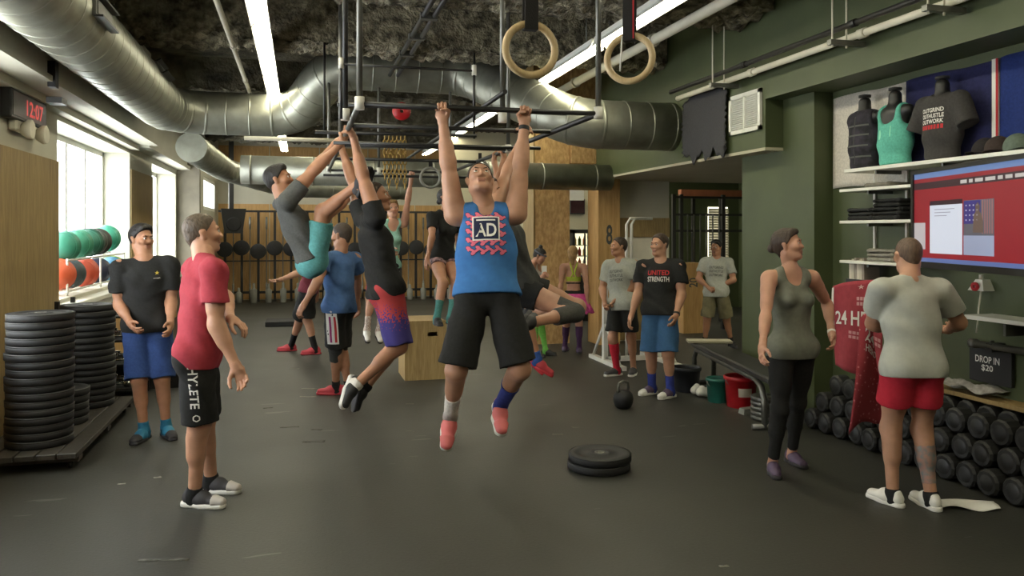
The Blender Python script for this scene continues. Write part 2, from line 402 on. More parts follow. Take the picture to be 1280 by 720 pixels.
# ducts --------------------------------------------------------------
def arc(p0, p1, p2, r, n=8):
    p0, p1, p2 = map(np.asarray, (p0, p1, p2)); a = nrm(p0 - p1); c = nrm(p2 - p1)
    ang = math.acos(max(-1, min(1, a @ c))); t = r / math.tan(ang / 2)
    s_, e_ = p1 + a * t, p1 + c * t; bis = nrm(a + c); ce = p1 + bis * (r / math.sin(ang / 2))
    out = []
    for i in range(n + 1):
        f = i / n; v = nrm((s_ - ce) * (1 - f) + (e_ - ce) * f) * r; out.append(ce + v)
    return out
def duct(path, r, label, seams, fr=.55, parent=None, name='air_duct', spiral=.12):
    path = [np.asarray(p, float) for p in path]; pts = [path[0]]
    for i in range(1, len(path) - 1): pts += arc(path[i - 1], path[i], path[i + 1], fr)
    pts.append(path[-1])
    root = empty(name, (path[0][0], path[0][1], path[0][2]), 0, label, 'duct')
    MB().tube(pts, r, 40).build('pipe', M['duct'], root, rel=path[0])
    # raised seams
    sg = [np.linalg.norm(pts[i + 1] - pts[i]) for i in range(len(pts) - 1)]; tot = sum(sg); d = spiral
    while d < tot - .05:
        e = d; i = 0
        while e > sg[i]: e -= sg[i]; i += 1
        t = nrm(pts[i + 1] - pts[i]); p = pts[i] + t * e
        w = .012 if sg[i] > .4 else .02
        if sg[i] > .4 or True:
            MB().tube([p - t * w, p - t * w * .5, p + t * w * .5, p + t * w], [r, r + .006, r + .006, r], 36, caps=False).build('seam', M['duct'], root, rel=path[0])
        d += seams
    return root
dl = duct([(-1.72, -4.5, 3.32), (-1.72, 11.6, 3.32), (-.05, 11.6, 3.32), (.42, 10.7, 3.86), (2.2, 10.7, 3.86), (3.15, 8.95, 2.98), (4.42, 8.95, 2.98)], .29, 'large galvanised round duct along the left wall and bending across the ceiling', .30)
for (px, py) in ((110, 17), (196, 93)):
    c = onx(px, py, -1.52)
    o = MB().obox(V(0, 0, 0), V(.012, 0, 0), V(0, .26, 0), V(0, 0, .07)).obox(V(.014, 0, 0), V(.006, 0, 0), V(0, .22, 0), V(0, 0, .045)).build('register', M['steel'], dl)
    d = nrm(V(c[0] + 1.72, 0, c[2] - 3.32)); pos = V(-1.72, c[1], 3.32) + d * .30
    o.location = pos - V(-1.72, -4.5, 3.32); o.rotation_euler = (0, -math.atan2(d[2], d[0]), 0)
    for q in (-1, 1):
        fl = MB().obox(V(.03, 0, .07 * q), V(.03, 0, 0), V(0, .26, 0), V(0, 0, .008)).build('flange', M['black'], dl); fl.location = o.location; fl.rotation_euler = o.rotation_euler
duct([(-1.55, 12.6, 2.95), (-1.40, 16.4, 2.90), (-.3, 18.6, 2.7), (2.5, 19.4, 2.7)], .22, 'smaller galvanised duct running back along the left bulkhead', .55, .4)
duct([(-.75, 11.08, 2.52), (4.42, 11.05, 2.50)], .19, 'straight far duct crossing behind the pull-up rig', .8)
# ceiling pipes -----------------------------------------------------
def pipe(label, pts, r, m, hang=None, n=10):
    root = empty('ceiling_pipe', pts[0], 0, label, 'pipe')
    MB().tube(pts, r, n).build('tube', m, root, rel=pts[0])
    for h in (hang or []):
        MB().tube([h, (h[0], h[1], ZC)], .006, 6).build('hanger_rod', M['steel'], root, rel=pts[0])
    for i in range(1, 6):
        a = np.asarray(pts[0]); b_ = np.asarray(pts[-1]); p = a + (b_ - a) * i / 6; t = nrm(b_ - a)
        MB().tube([p - t * .04, p + t * .04], r * 1.35, 10).build('coupling', m, root, rel=pts[0])
    return root
pipe('long cream pipe beside the right fluorescent strip', [(3.49, -2, 3.66), (3.49, 12.3, 3.66)], .05, M['cream'], [(3.49, 4, 3.66), (3.49, 8, 3.66)])
pipe('thin red-capped sprinkler pipe left of the left fluorescent strip', [(-.69, 3, 3.68), (-.69, 15, 3.68)], .026, M['cream'])
pipe('dark upper pipe of the pair below the green beam', [(4.18, -1, 3.33), (4.18, 8.55, 3.33)], .024, M['black'])
pipe('pale lower pipe of the pair below the green beam', [(4.27, -1, 3.26), (4.27, 8.55, 3.26)], .03, M['cream'])
for px, py in ((1058, 55), (905, 107), (1180, 15)):
    y = onx(px, py, 4.2)[1]
    r = empty('trapeze_hanger', (4.2, y, 3.2), 0, {1058: 'middle', 905: 'far', 1180: 'near'}[px] + ' steel trapeze hanger under the pipe pair by the green beam', 'bracket', 'trapeze hangers under the pipe pair')
    MB().box(-.16, .16, -.025, .025, -.02, .02).build('strut', M['steel'], r)
    for x in (-.13, .0): MB().tube([(x, 0, -.04), (x, 0, ZC - 3.2)], .008, 6).build('rod', M['cream'], r)
# unistrut channel with cable crossing ceiling (dark diagonal)
r = empty('ceiling_strut', (.95, 5.2, 3.69), 0, 'dark steel cable channel crossing the ceiling above the rig', 'channel')
for dx in (0, .10): MB().tube([(.15 + dx, -.6, 0), (.15 + dx, 5.0, .0)], .025, 8).build('rail', M['black'], r)
for i in range(6): MB().box(.12, .28, i * .8 - .3, i * .8 - .22, -.03, .03).build('clip', M['steel'], r)
# fluorescent strips -------------------------------------------------
TUBE = emis('fluorescent_tube', (255, 248, 220), TUBE_STRENGTH)
def strip(x, z, y0, label, zc=ZC):
    r = empty('fluorescent_light', (x, y0, z), 0, label, 'light fixture', 'ceiling fluorescent strips')
    MB().box(-.05, .05, 0, 2.36, .05, .11).build('housing', M['white_paint'], r)
    MB().add([(-.05, 0, .05), (-.085, 0, .0), (-.085, 2.36, .0), (-.05, 2.36, .05), (-.09, 0, .0), (-.09, 2.36, .0), (-.055, 0, .055), (-.055, 2.36, .055)], [(0, 1, 2, 3), (6, 7, 5, 4), (1, 4, 5, 2)]).build('reflector', M['white_paint'], r)
    MB().add([(.05, 0, .05), (.085, 0, .0), (.085, 2.36, .0), (.05, 2.36, .05), (.09, 0, .0), (.09, 2.36, .0), (.055, 0, .055), (.055, 2.36, .055)], [(3, 2, 1, 0), (4, 5, 7, 6), (2, 5, 4, 1)]).build('reflector', M['white_paint'], r)
    for y in (.3, 2.06): MB().tube([(0, y, .11), (0, y, zc - z)], .006, 6).build('hanger_rod', M['steel'], r)
    for dx in (-.034, .034): MB().tube([(dx, .03, .02), (dx, 2.33, .02)], .019, 10).build('tube', TUBE, r)
    return r
ORD = ['nearest', 'second', 'third', 'fourth', 'fifth', 'sixth', 'seventh', 'eighth', 'ninth', 'tenth']
for i in range(1, 10): strip(-.355, 3.62, -4.2 + i * 2.42, '%s strip of the left fluorescent ceiling row' % ORD[i])
for i in range(1, 10): strip(3.01, 3.62, -4.2 + i * 2.42, '%s strip of the right fluorescent ceiling row' % ORD[i])
for i in range(2): strip(6.3, 3.4, 12.6 + i * 3.0, '%s fluorescent strip in the back room right of the columns' % ORD[i])
for i in range(2): strip(6.6 + 1.3 * i, 2.33, 7.3, '%s added fill strip hidden under the green bulkhead' % ORD[i], 2.5)  # extra strips added out of view to brighten the partition area
for i in range(1): strip(4.7, 3.2, 14.55, 'added fill strip above the drinks cooler')  # one more strip, added only to lift the light at the back
# ================================================================ people: smooth blended volumes turned into one skin
def P(a, b, ra, rb=None, k=.025, st=(), cut=None, sub=False):
    return dict(a=np.asarray(a, float), b=np.asarray(b, float), ra=ra, rb=ra if rb is None else rb, k=k, st=st, cut=cut, sub=sub)
def sdf_mesh(prims, h, cuts=(), noise=None):
    lo = np.full(3, 1e9); hi = -lo
    for p in prims:
        if p['sub']: continue
        ms = max([1.0] + [s for _, s in p['st']])
        r = max(p['ra'], p['rb']) * ms + .03
        lo = np.minimum(lo, np.minimum(p['a'], p['b']) - r); hi = np.maximum(hi, np.maximum(p['a'], p['b']) + r)
    n = np.ceil((hi - lo) / h).astype(int) + 2
    ax = [(lo[i] + h * np.arange(n[i])).astype(np.float32) for i in range(3)]
    F = np.ones(n, np.float32)
    for p in prims:
        a, b = p['a'], p['b']; ms = max([1.0] + [s for _, s in p['st']])
        r = max(p['ra'], p['rb']) * ms + p['k'] * 1.5 + 2 * h
        i0 = np.maximum(np.floor((np.minimum(a, b) - r - lo) / h).astype(int), 0); i1 = np.minimum(np.ceil((np.maximum(a, b) + r - lo) / h).astype(int) + 1, n)
        if (i1 <= i0).any(): continue
        X = ax[0][i0[0]:i1[0], None, None]; Y = ax[1][None, i0[1]:i1[1], None]; Z = ax[2][None, None, i0[2]:i1[2]]
        ab = b - a; L2 = float(ab @ ab)
        dx, dy, dz = X - a[0], Y - a[1], Z - a[2]
        if L2 > 1e-10:
            t = np.clip((dx * ab[0] + dy * ab[1] + dz * ab[2]) / L2, 0, 1)
            dx = dx - t * ab[0]; dy = dy - t * ab[1]; dz = dz - t * ab[2]; rad = p['ra'] + t * (p['rb'] - p['ra'])
        else: rad = p['ra']
        for v, s in p['st']:
            pr = (dx * v[0] + dy * v[1] + dz * v[2]) * (1.0 / s - 1.0)
            dx = dx + pr * v[0]; dy = dy + pr * v[1]; dz = dz + pr * v[2]
        d = np.sqrt(dx * dx + dy * dy + dz * dz) - rad
        if p['cut'] is not None:
            for (q, nn) in (p['cut'] if isinstance(p['cut'], list) else [p['cut']]):
                d = np.maximum(d, (X - q[0]) * nn[0] + (Y - q[1]) * nn[1] + (Z - q[2]) * nn[2])
        sl = (slice(i0[0], i1[0]), slice(i0[1], i1[1]), slice(i0[2], i1[2])); f = F[sl]; k = max(p['k'], 1e-4)
        if p['sub']:
            d = -d; hh = np.maximum(k - np.abs(f - d), 0) / k; F[sl] = np.maximum(f, d) + hh * hh * k * .25
        else:
            hh = np.maximum(k - np.abs(f - d), 0) / k; F[sl] = np.minimum(f, d) - hh * hh * k * .25
    if noise is not None:
        X = ax[0][:, None, None]; Y = ax[1][None, :, None]; Z = ax[2][None, None, :]
        F = F + noise(X, Y, Z)
    for (q, nn) in cuts:
        F = np.maximum(F, (ax[0][:, None, None] - q[0]) * nn[0] + (ax[1][None, :, None] - q[1]) * nn[1] + (ax[2][None, None, :] - q[2]) * nn[2])
    v, q = nets(F.astype(np.float32)); return v * h + lo, q
def nets(F):
    S = F < 0
    c = S[:-1, :-1, :-1].astype(np.int8)
    tot = np.zeros(c.shape, np.int8)
    for i in (0, 1):
        for j in (0, 1):
            for k in (0, 1):
                tot += S[i:S.shape[0] - 1 + i, j:S.shape[1] - 1 + j, k:S.shape[2] - 1 + k]
    I = np.argwhere((tot > 0) & (tot < 8))
    if len(I) == 0: return np.zeros((0, 3)), np.zeros((0, 4), int)
    idx = np.full(c.shape, -1, np.int32); idx[I[:, 0], I[:, 1], I[:, 2]] = np.arange(len(I))
    cor = {}
    for i in (0, 1):
        for j in (0, 1):
            for k in (0, 1): cor[(i, j, k)] = F[I[:, 0] + i, I[:, 1] + j, I[:, 2] + k]
    acc = np.zeros((len(I), 3)); cnt = np.zeros(len(I))
    for a in cor:
        for axs in range(3):
            if a[axs]: continue
            b = list(a); b[axs] = 1; b = tuple(b); fa, fb = cor[a], cor[b]
            m = (fa < 0) != (fb < 0); t = np.where(m, fa / np.where(m, fa - fb, 1), 0)
            pos = np.tile(np.array(a, float), (len(I), 1)); pos[:, axs] += t
            acc[m] += pos[m]; cnt[m] += 1
    vs = I + acc / cnt[:, None]
    qs = []
    for axs in range(3):
        o = [0, 1, 2]; o.remove(axs); j, k = o
        sa = [slice(None)] * 3; sb = [slice(None)] * 3; sa[axs] = slice(0, -1); sb[axs] = slice(1, None)
        A = S[tuple(sa)]; B = S[tuple(sb)]
        E = np.argwhere(A != B); E = E[(E[:, j] > 0) & (E[:, k] > 0) & (E[:, j] < F.shape[j] - 1) & (E[:, k] < F.shape[k] - 1)]
        def cell(dj, dk):
            C = E.copy(); C[:, j] += dj; C[:, k] += dk; return idx[C[:, 0], C[:, 1], C[:, 2]]
        q = np.stack([cell(-1, -1), cell(0, -1), cell(0, 0), cell(-1, 0)], 1)
        fl = A[E[:, 0], E[:, 1], E[:, 2]]
        if axs == 1: fl = ~fl
        q[~fl] = q[~fl][:, ::-1]
        qs.append(q[(q >= 0).all(1)])
    return vs, np.concatenate(qs)
def folds(amp, seed=0, kz=26.0):
    r = np.random.RandomState(seed); a, b, c, d = r.uniform(0, 6.28, 4); e = r.uniform(.7, 1.3, 4)
    def fn(X, Y, Z):
        return (amp * np.sin(kz * e[0] * Z + 14 * e[1] * X + 9 * Y + 2.2 * np.sin(11 * X + 7 * Z + a) + b)
                + amp * .35 * np.sin(55 * e[1] * Z + 31 * X - 37 * e[0] * Y + 2.5 * np.sin(19 * X + 23 * Y))
                + amp * .8 * np.sin(17 * e[2] * X - 21 * e[3] * Y + 9 * Z + 1.7 * np.sin(13 * Z + c) + d))
    return fn

def cam_dir(deg):
    """0 faces the camera, 90 faces the picture's right, 180 away"""
    a = math.radians(deg); return -FW * math.cos(a) + RT * math.sin(a)
def reach(p, px, py, L, sign):
    D = ray(px, py); q = OC - p
    A = D @ D; B = 2 * D @ q; C = q @ q - L * L; disc = B * B - 4 * A * C
    if disc < 0:
        t = -B / (2 * A); c = OC + t * D; return p + nrm(c - p) * L
    return OC + D * ((-B + sign * math.sqrt(disc)) / (2 * A))
def knee_ik(h, a, L1, L2, hint):
    v = a - h; d = np.linalg.norm(v)
    if d >= (L1 + L2) * .999: return h + v * L1 / (L1 + L2)
    x = (L1 * L1 - L2 * L2 + d * d) / (2 * d); y = math.sqrt(max(L1 * L1 - x * x, 0)); u = v / d
    hn = nrm(hint - u * (hint @ u)); return h + u * x + hn * y

SKIN = {}
def skin(name, rgb):
    if name not in SKIN:
        m = mat('skin_' + name, rgb, .5, var=.10, scale=14, bump=.03, bscale=90, spec=.4)
        b = m.node_tree.nodes['Principled BSDF']; b.inputs['Subsurface Weight'].default_value = .08
        b.inputs['Subsurface Radius'].default_value = (.012, .005, .003); SKIN[name] = m
    return SKIN[name]
LIPS = mat('lips', (150, 102, 84), .5, var=.05)
EYE_WHITE = mat('eye_white', (205, 200, 190), .25, var=.02); EYE_DARK = mat('eye_iris', (38, 28, 22), .2, var=.05)
def cloth(name, rgb, var=.14, scale=60, rough=.9, rgb2=None):
    return mat('cloth_' + name, rgb, rough, var=var, scale=scale, bump=.25, bscale=420, rgb2=rgb2, spec=.25, dist=.002)
HAIRM = {k: mat('hair_' + k, c, .6, var=.3, scale=70, bump=.5, bscale=150, stretch=(1, 1, .3)) for k, c in
         dict(black=(28, 24, 21), brown=(58, 44, 32), grey=(84, 70, 54), blond=(148, 116, 72), buzz=(96, 76, 60)).items()}

class Person:
    def __init__(s, label, h, skin_m, hair_m, det=1.0, build=1.0, fem=False):
        s.label, s.h, s.sk, s.hm, s.det, s.b, s.fem = label, h, skin_m, hair_m, det, build, fem
        s.floor = 0.0; s.s = h / 1.78; s.J = {}; s.hand = {}; s.foot = {}; s.parts = []
    def torso(s, pelvis, neck, body, sn=1, hipyaw=None, raise_sh=(0, 0), roll=0.0):
        h = s.h; s.body = body
        p = W(*pelvis) if pelvis[1] is not None else V(*(OC + ray(pelvis[0], HOR) * pelvis[2])[:2], (s.floor + .527) * h if False else .527 * h + s.floor)
        n = reach(p, neck[0], neck[1], .300 * h, sn)
        s.u = nrm(n - p); f = cam_dir(body); f = nrm(f - s.u * (f @ s.u)); r = np.cross(f, s.u)
        if roll: r = nrm(r + s.u * roll); f = np.cross(s.u, r); f = nrm(f)
        s.f, s.r = f, r
        hf = cam_dir(hipyaw if hipyaw is not None else body); s.hf = nrm(hf - s.u * (hf @ s.u)); s.hr = np.cross(s.hf, s.u)
        J = s.J; J['pel'], J['neck'] = p, n
        sw = (.098 if s.fem else .112) * h; hw = .050 * h
        for k, sg, q in (('R', 1, 0), ('L', -1, 1)):
            J['sh' + k] = n + r * sw * sg * (1 - .12 * abs(raise_sh[q])) - s.u * .026 * h + s.u * .045 * h * raise_sh[q]
            J['hip' + k] = p + s.hr * hw * sg - s.u * .01 * h
        return s
    def head(s, px, py, yaw, pitch=0, sign=1, roll=0):
        c = reach(s.J['neck'], px, py, .108 * s.h, sign); s.J['head'] = c
        f = cam_dir(yaw); a = math.radians(pitch); r = np.cross(f, UP)
        fy = f * math.cos(a) + UP * math.sin(a); fz = np.cross(r, fy)
        if roll:
            q = math.radians(roll); r, fz = r * math.cos(q) + fz * math.sin(q), fz * math.cos(q) - r * math.sin(q)
        s.hx, s.hy, s.hz = r, fy, fz; return s
    def arm(s, k, elbow, wrist, mode='relax', palm=None, hdir=None, L=None):
        J = s.J; e = reach(J['sh' + k], elbow[0], elbow[1], .172 * s.h, elbow[2]); w = reach(e, wrist[0], wrist[1], .148 * s.h, wrist[2])
        J['el' + k], J['wr' + k] = e, w
        d = nrm(w - e) if hdir is None else nrm(hdir)
        if palm is None: palm = -s.r if k == 'R' else s.r
        pn = nrm(np.asarray(palm) - d * (np.asarray(palm) @ d)); s.hand[k] = (d, pn, mode); return s
    def arm_to(s, k, target, bend, mode='grip', palm=None):
        """reach a grip point on a bar: target is the bar point"""
        J = s.J; sh = J['sh' + k]; w = target - nrm(target - sh) * .085 * s.s
        J['el' + k] = knee_ik(sh, w, .172 * s.h, .148 * s.h, np.asarray(bend, float)); J['wr' + k] = w
        d = nrm(target - w); pn = nrm(np.asarray(palm) - d * (np.asarray(palm) @ d)); s.hand[k] = (d, pn, mode)
        J['wr' + k] = w - pn * .022 * s.s; return s
    def stand(s, k, px, py, toe_yaw, bend=None):
        z = .075 * s.s; a = onz(px, py, z); s.J['an' + k] = a
        hint = s.hf if bend is None else cam_dir(bend)
        s.J['kn' + k] = knee_ik(s.J['hip' + k], a, .245 * s.h, .238 * s.h, hint)
        s.foot[k] = (cam_dir(toe_yaw), UP); return s
    def place(s, k, ankle, toe_yaw, bend=None):
        s.J['an' + k] = ankle; hint = s.hf if bend is None else cam_dir(bend)
        s.J['kn' + k] = knee_ik(s.J['hip' + k], ankle, .245 * s.h, .238 * s.h, hint); s.foot[k] = (cam_dir(toe_yaw), UP); return s
    def leg(s, k, knee, ankle, toe):
        J = s.J; kn = reach(J['hip' + k], knee[0], knee[1], .245 * s.h, knee[2]); an = reach(kn, ankle[0], ankle[1], .238 * s.h, ankle[2])
        J['kn' + k], J['an' + k] = kn, an
        t = reach(an, toe[0], toe[1], .13 * s.h, toe[2]); d = nrm(t - an)
        sh = nrm(kn - an); up = nrm(sh - d * (sh @ d)); s.foot[k] = (d, up); return s
    def at(s, x, z):
        return s.J['neck'] + np.cross(s.u, s.f) * x - s.u * z + s.f * .12
    # ---- volumes
    def torso_prims(s, i=0.0, loose=0.0):
        J, q, u, r, f = s.J, s.s, s.u, s.r, s.f; b = s.b; p, n = J['pel'], J['neck']; L = np.linalg.norm(n - p)
        c = lambda t: p + u * L * t
        def E(a_, b_, r0, r1, ax_, st_, kk=.04):
            r0 *= q * b; r1 *= q * b; ii = i + loose; rm = (r0 + r1) / 2
            return P(a_, b_, r0 + ii, r1 + ii, k=kk, st=((ax_, (rm * st_ + ii) / (rm + ii)),))
        fm = s.fem
        out = [P(J['hipL'] + u * .01, J['hipR'] + u * .01, (.090 if fm else .086) * q * b + i + (loose + .006 if i else 0), k=.04, st=((s.hf, 1.12),)),
               E(c(.04), c(.40), .088, .074 if fm else .084, s.hr, 1.40 if fm else 1.50),
               E(c(.52) + f * .008 * q, c(.78), .080 if fm else .094, .078 if fm else .088, r, 1.42 if fm else 1.55),
               P(J['shL'] * .86 + n * .14 - u * .006 * q, J['shR'] * .86 + n * .14 - u * .006 * q, (.044 if fm else .052) * q * b + i, k=.04)]
        for k in 'LR':
            out.append(P(n + u * .015 * q, J['sh' + k] * .8 + n * .2, .040 * q * b + i, .044 * q * b + i, k=.04))
            out.append(P(J['hip' + k] - s.hf * .045 * q - u * .02 * q, J['hip' + k] - s.hf * .045 * q, .072 * q * b + i, k=.04))
            sg = 1 if k == 'R' else -1
            if s.fem: out.append(P(c(.63) + r * sg * .072 * q + f * .085 * q, c(.65) + r * sg * .07 * q + f * .06 * q, .046 * q + i, k=.04))
            else: out.append(P(c(.70) + r * sg * .065 * q + f * .062 * q, c(.72) + r * sg * .09 * q + f * .05 * q, .046 * q * b + i, k=.04))
        return out
    def arm_prims(s, k, i=0.0, upto=1.0, fore=True):
        J, q = s.J, s.s; b = s.b * (.82 if s.fem else 1.0); sh, e, w = J['sh' + k], J['el' + k], J['wr' + k]
        d = e - sh
        out = [P(sh, sh + d * .25, .062 * q * b + i, .056 * q * b + i, k=.04), P(sh, sh + d * upto, .056 * q * b + i, (.056 - .015 * upto) * q * b + i, k=.03)]
        if not fore: return out
        out.append(P(sh + d * .35, sh + d * .7, .05 * q * b + i, .046 * q * b + i, k=.03))
        g = w - e
        out += [P(e, w, .042 * q * b + i, .0275 * q * b + i, k=.03), P(e + g * .12, e + g * .42, .044 * q * b + i, .039 * q * b + i, k=.03)]
        return out
    def leg_prims(s, k, i=0.0, part='all', t1=1.0, loose=0.0):
        J, q = s.J, s.s; b = s.b * (.95 if s.fem else 1.0); hp, kn, an = J['hip' + k], J['kn' + k], J['an' + k]; g = kn - hp; d = an - kn
        out = []
        if part in ('all', 'thigh'):
            out += [P(hp, hp + g * t1, .086 * q * b + i, (.086 - .029 * t1) * q * b + i + loose, k=.04)]
        if part == 'all':
            out.append(P(hp + g * .25, hp + g * .6, .080 * q * b + i, .070 * q * b + i, k=.03))
        if part in ('all', 'shin'):
            bk = nrm(np.cross(nrm(g), nrm(d))) if np.linalg.norm(np.cross(nrm(g), nrm(d))) > .05 else None
            back = -s.hf if bk is None else nrm(np.cross(nrm(d), bk)) * (1 if np.dot(np.cross(nrm(d), bk), g) < 0 else -1)
            back = nrm(-s.foot[k][0]) if bk is None else back
            out += [P(kn, kn, .056 * q * b + i, k=.04), P(kn, an, .050 * q * b + i, .036 * q * b + i, k=.03),
                    P(kn + d * .18 + back * .018 * q, kn + d * .42 + back * .014 * q, .050 * q * b + i, .045 * q * b + i, k=.04)]
        return out
    def foot_prims(s, k):
        q = s.s; a = s.J['an' + k]; d, up = s.foot[k]
        return [P(a, a - up * .02 * q, .034 * q, k=.015), P(a - d * .010 * q - up * .038 * q, a + d * .14 * q - up * .050 * q, .026 * q, .020 * q, k=.03, st=((np.cross(d, up), 1.25),))]
    def hand_prims(s, k):
        J, q = s.J, s.s * (.92 if s.fem else 1.0); d, pn, mode = s.hand[k]; w = J['wr' + k]
        out_side = np.cross(d, pn)
        th = np.cross(pn, d) if k == 'R' else np.cross(d, pn)   # towards the thumb
        # right hand, palm towards viewer, fingers up: thumb points to the viewer's left of the palm -> cross(d, pn) orientation
        th = np.cross(d, pn) if k == 'R' else -np.cross(d, pn)
        out = [P(J['el' + k] * .25 + w * .75, w, .030 * q, .0265 * q, k=.02),
               P(w, w + d * .03 * q, .026 * q, .026 * q, k=.02, st=((th, 1.15),)),
               P(w + d * .035 * q, w + d * .082 * q, .0165 * q, .0150 * q, k=.02, st=((th, 2.35),))]
        curl = dict(relax=(22, 30, 18), grip=(62, 88, 62), fist=(75, 90, 60), point=(10, 14, 8))[mode]
        for j, (off, ln, ex) in enumerate(((.030, .074, 0), (.010, .082, 2), (-.011, .076, 4), (-.030, .060, 8))):
            base = w + d * (.092 - abs(off - .005) * .22) * q + th * off * q; dirv = d + th * off * 1.6; dirv = nrm(dirv)
            pt = base; a = 0
            for seg, (frac, cv) in enumerate(zip((.48, .29, .23), curl)):
                a += math.radians(cv + ex); v = dirv * math.cos(a) + pn * math.sin(a); nx = pt + v * ln * frac * q
                r0 = (.0098, .0088, .0080)[seg] * q * (.88 if j == 3 else 1); out.append(P(pt, nx, r0, r0 * .93, k=.006)); pt = nx
        tb = w + d * .028 * q + th * .026 * q + pn * .008 * q
        if mode in ('grip', 'fist'):
            t1 = tb + (th * .5 + d * .75 + pn * .55) * .036 * q; t2 = t1 + nrm(pn * .8 - th * .45 + d * .35) * .032 * q; t3 = t2 + nrm(pn * .3 - th * .9) * .026 * q
        else:
            t1 = tb + nrm(th * .75 + d * .75 + pn * .35) * .042 * q; t2 = t1 + nrm(d * .9 + th * .35 + pn * .35) * .032 * q; t3 = t2 + nrm(d + pn * .4) * .024 * q
        out += [P(tb, t1, .0155 * q, .0125 * q, k=.014), P(t1, t2, .0118 * q, .0105 * q, k=.006), P(t2, t3, .0105 * q, .009 * q, k=.006)]
        return out
    def hp(s, x, y, z):
        q = s.s * (.95 if s.fem else 1.0); return s.J['head'] + (s.hx * x + s.hy * y + s.hz * z) * q
    def head_prims(s):
        q = s.s * (.95 if s.fem else 1.0); X, Y, Z = s.hx, s.hy, s.hz; hp = s.hp
        out = [P(hp(0, -.014, .036), hp(0, -.014, .036), .075 * q, k=.03, st=((Y, 1.28), (Z, 1.14))),
               P(hp(0, .018, -.03), hp(0, .022, -.055), .056 * q, .048 * q, k=.035, st=((Y, 1.20),)),
               P(hp(-.012, .066, -.098), hp(.012, .066, -.098), .018 * q, k=.03),
               P(hp(-.036, .083, .026), hp(.036, .083, .026), .010 * q, k=.02),
               P(hp(0, .090, .014), hp(0, .103, -.024), .0075 * q, .0108 * q, k=.012),
               P(hp(-.012, .094, -.028), hp(.012, .094, -.028), .008 * q, k=.008),
               P(hp(-.019, .086, -.056), hp(.019, .086, -.056), .0065 * q, k=.008),
               P(hp(-.016, .085, -.068), hp(.016, .085, -.068), .0075 * q, k=.008)]
        for sg in (-1, 1):
            out += [P(hp(sg * .044, .058, -.018), hp(sg * .036, .07, -.022), .022 * q, k=.03),
                    P(hp(sg * .052, -.004, -.062), hp(sg * .03, .05, -.088), .018 * q, .016 * q, k=.035),
                    P(hp(sg * .075, -.012, .014), hp(sg * .072, -.004, -.022), .017 * q, .011 * q, k=.008, st=((Y, 1.25),)),
                    P(hp(sg * .032, .108, .006), hp(sg * .032, .108, .006), .016 * q, k=.015, sub=True, st=((X, 1.4),))]
        out.append(P(hp(-.02, .0985, -.062), hp(.02, .0985, -.062), .0048 * q, k=.004, sub=True))
        n = s.J['neck']
        out.append(P(hp(0, -.022, -.055), n + s.u * .005, (.048 if s.fem else .057) * q * s.b ** .5, (.054 if s.fem else .066) * q * s.b ** .5, k=.04))
        return out
    # ---- build
    def finish(s, h_body=.009, group=None):
        base = s.J['pel'].copy(); zs = [s.J['an' + k][2] for k in 'LR']; base[2] = max(0.0, min(zs) - .08 * s.s)
        s.base = base
        s.root = empty('person', base, 0, s.label, 'person', group)
        D = s.det; mv, mq, mi = [], [], []
        def addm(vq):
            v, q = vq; o = sum(len(a) for a in mv); mv.append(v); mq.append(q + o)
        pr = s.torso_prims()
        for k in 'LR':
            if 'el' + k in s.J: pr += s.arm_prims(k)
            pr += s.leg_prims(k) + s.foot_prims(k)
        n = s.J['neck']; pr.append(P(n - s.u * .03, s.J['head'] * .4 + n * .6, .06 * s.s * (.85 if s.fem else 1), .055 * s.s * (.85 if s.fem else 1), k=.04))
        addm(sdf_mesh(pr, h_body * D))
        nb = sum(len(q) for q in mq); addm(sdf_mesh(s.head_prims(), .0042 * D)); nh = sum(len(q) for q in mq)
        for k in 'LR':
            if k in s.hand: addm(sdf_mesh(s.hand_prims(k), .0042 * D))
        v = np.concatenate(mv); q = np.concatenate(mq); mi = np.zeros(len(q), int)
        ctr = v[q[nb:nh]].mean(1) - s.J['head']; sc = s.s * (.95 if s.fem else 1)
        lx, ly, lz = ctr @ s.hx / sc, ctr @ s.hy / sc, ctr @ s.hz / sc
        mi[nb:nh] = ((np.abs(lx) < .030 - 1.1 * np.abs(lz + .062)) & (ly > .078) & (lz > -.076) & (lz < -.050)).astype(int)
        link(bpy.data.objects.new('body', mk_mesh('body', v - base, q, [s.sk, LIPS], True, mi)), s.root)
        q_ = s.s * (.95 if s.fem else 1)
        for sg in (-1, 1):
            b = MB(); c = s.hp(sg * .032, .0800, .006) - base
            b.lathe([(.0001, .0125), (.0060, .0110), (.0061, .0107), (.0108, .006), (.0124, 0), (.0108, -.006), (.0001, -.0124)], 12)
            vs = [c + (s.hx * p[0] + s.hz * p[1] * -1 + s.hy * p[2]) * q_ for p in b.v]; b.v = [tuple(x) for x in vs]
            o = b.build('eye', [EYE_DARK, EYE_WHITE], s.root)
            o.data.polygons.foreach_set('material_index', [0] * 24 + [1] * (len(o.data.polygons) - 24))
            v, qd = sdf_mesh([P(s.hp(sg * .016, .0925, .024), s.hp(sg * .034, .093, .029), .0032 * q_, .0034 * q_, k=.003), P(s.hp(sg * .034, .093, .029), s.hp(sg * .05, .080, .023), .0034 * q_, .0024 * q_, k=.003)], .0025 * D)
            if len(qd): link(bpy.data.objects.new('eyebrow', mk_mesh('eyebrow', v - base, qd, s.hm)), s.root)
        return s
    def mesh(s, name, vq, m, parent=None):
        v, q = vq
        return link(bpy.data.objects.new(name, mk_mesh(name, v - s.base, q, m)), parent or s.root)
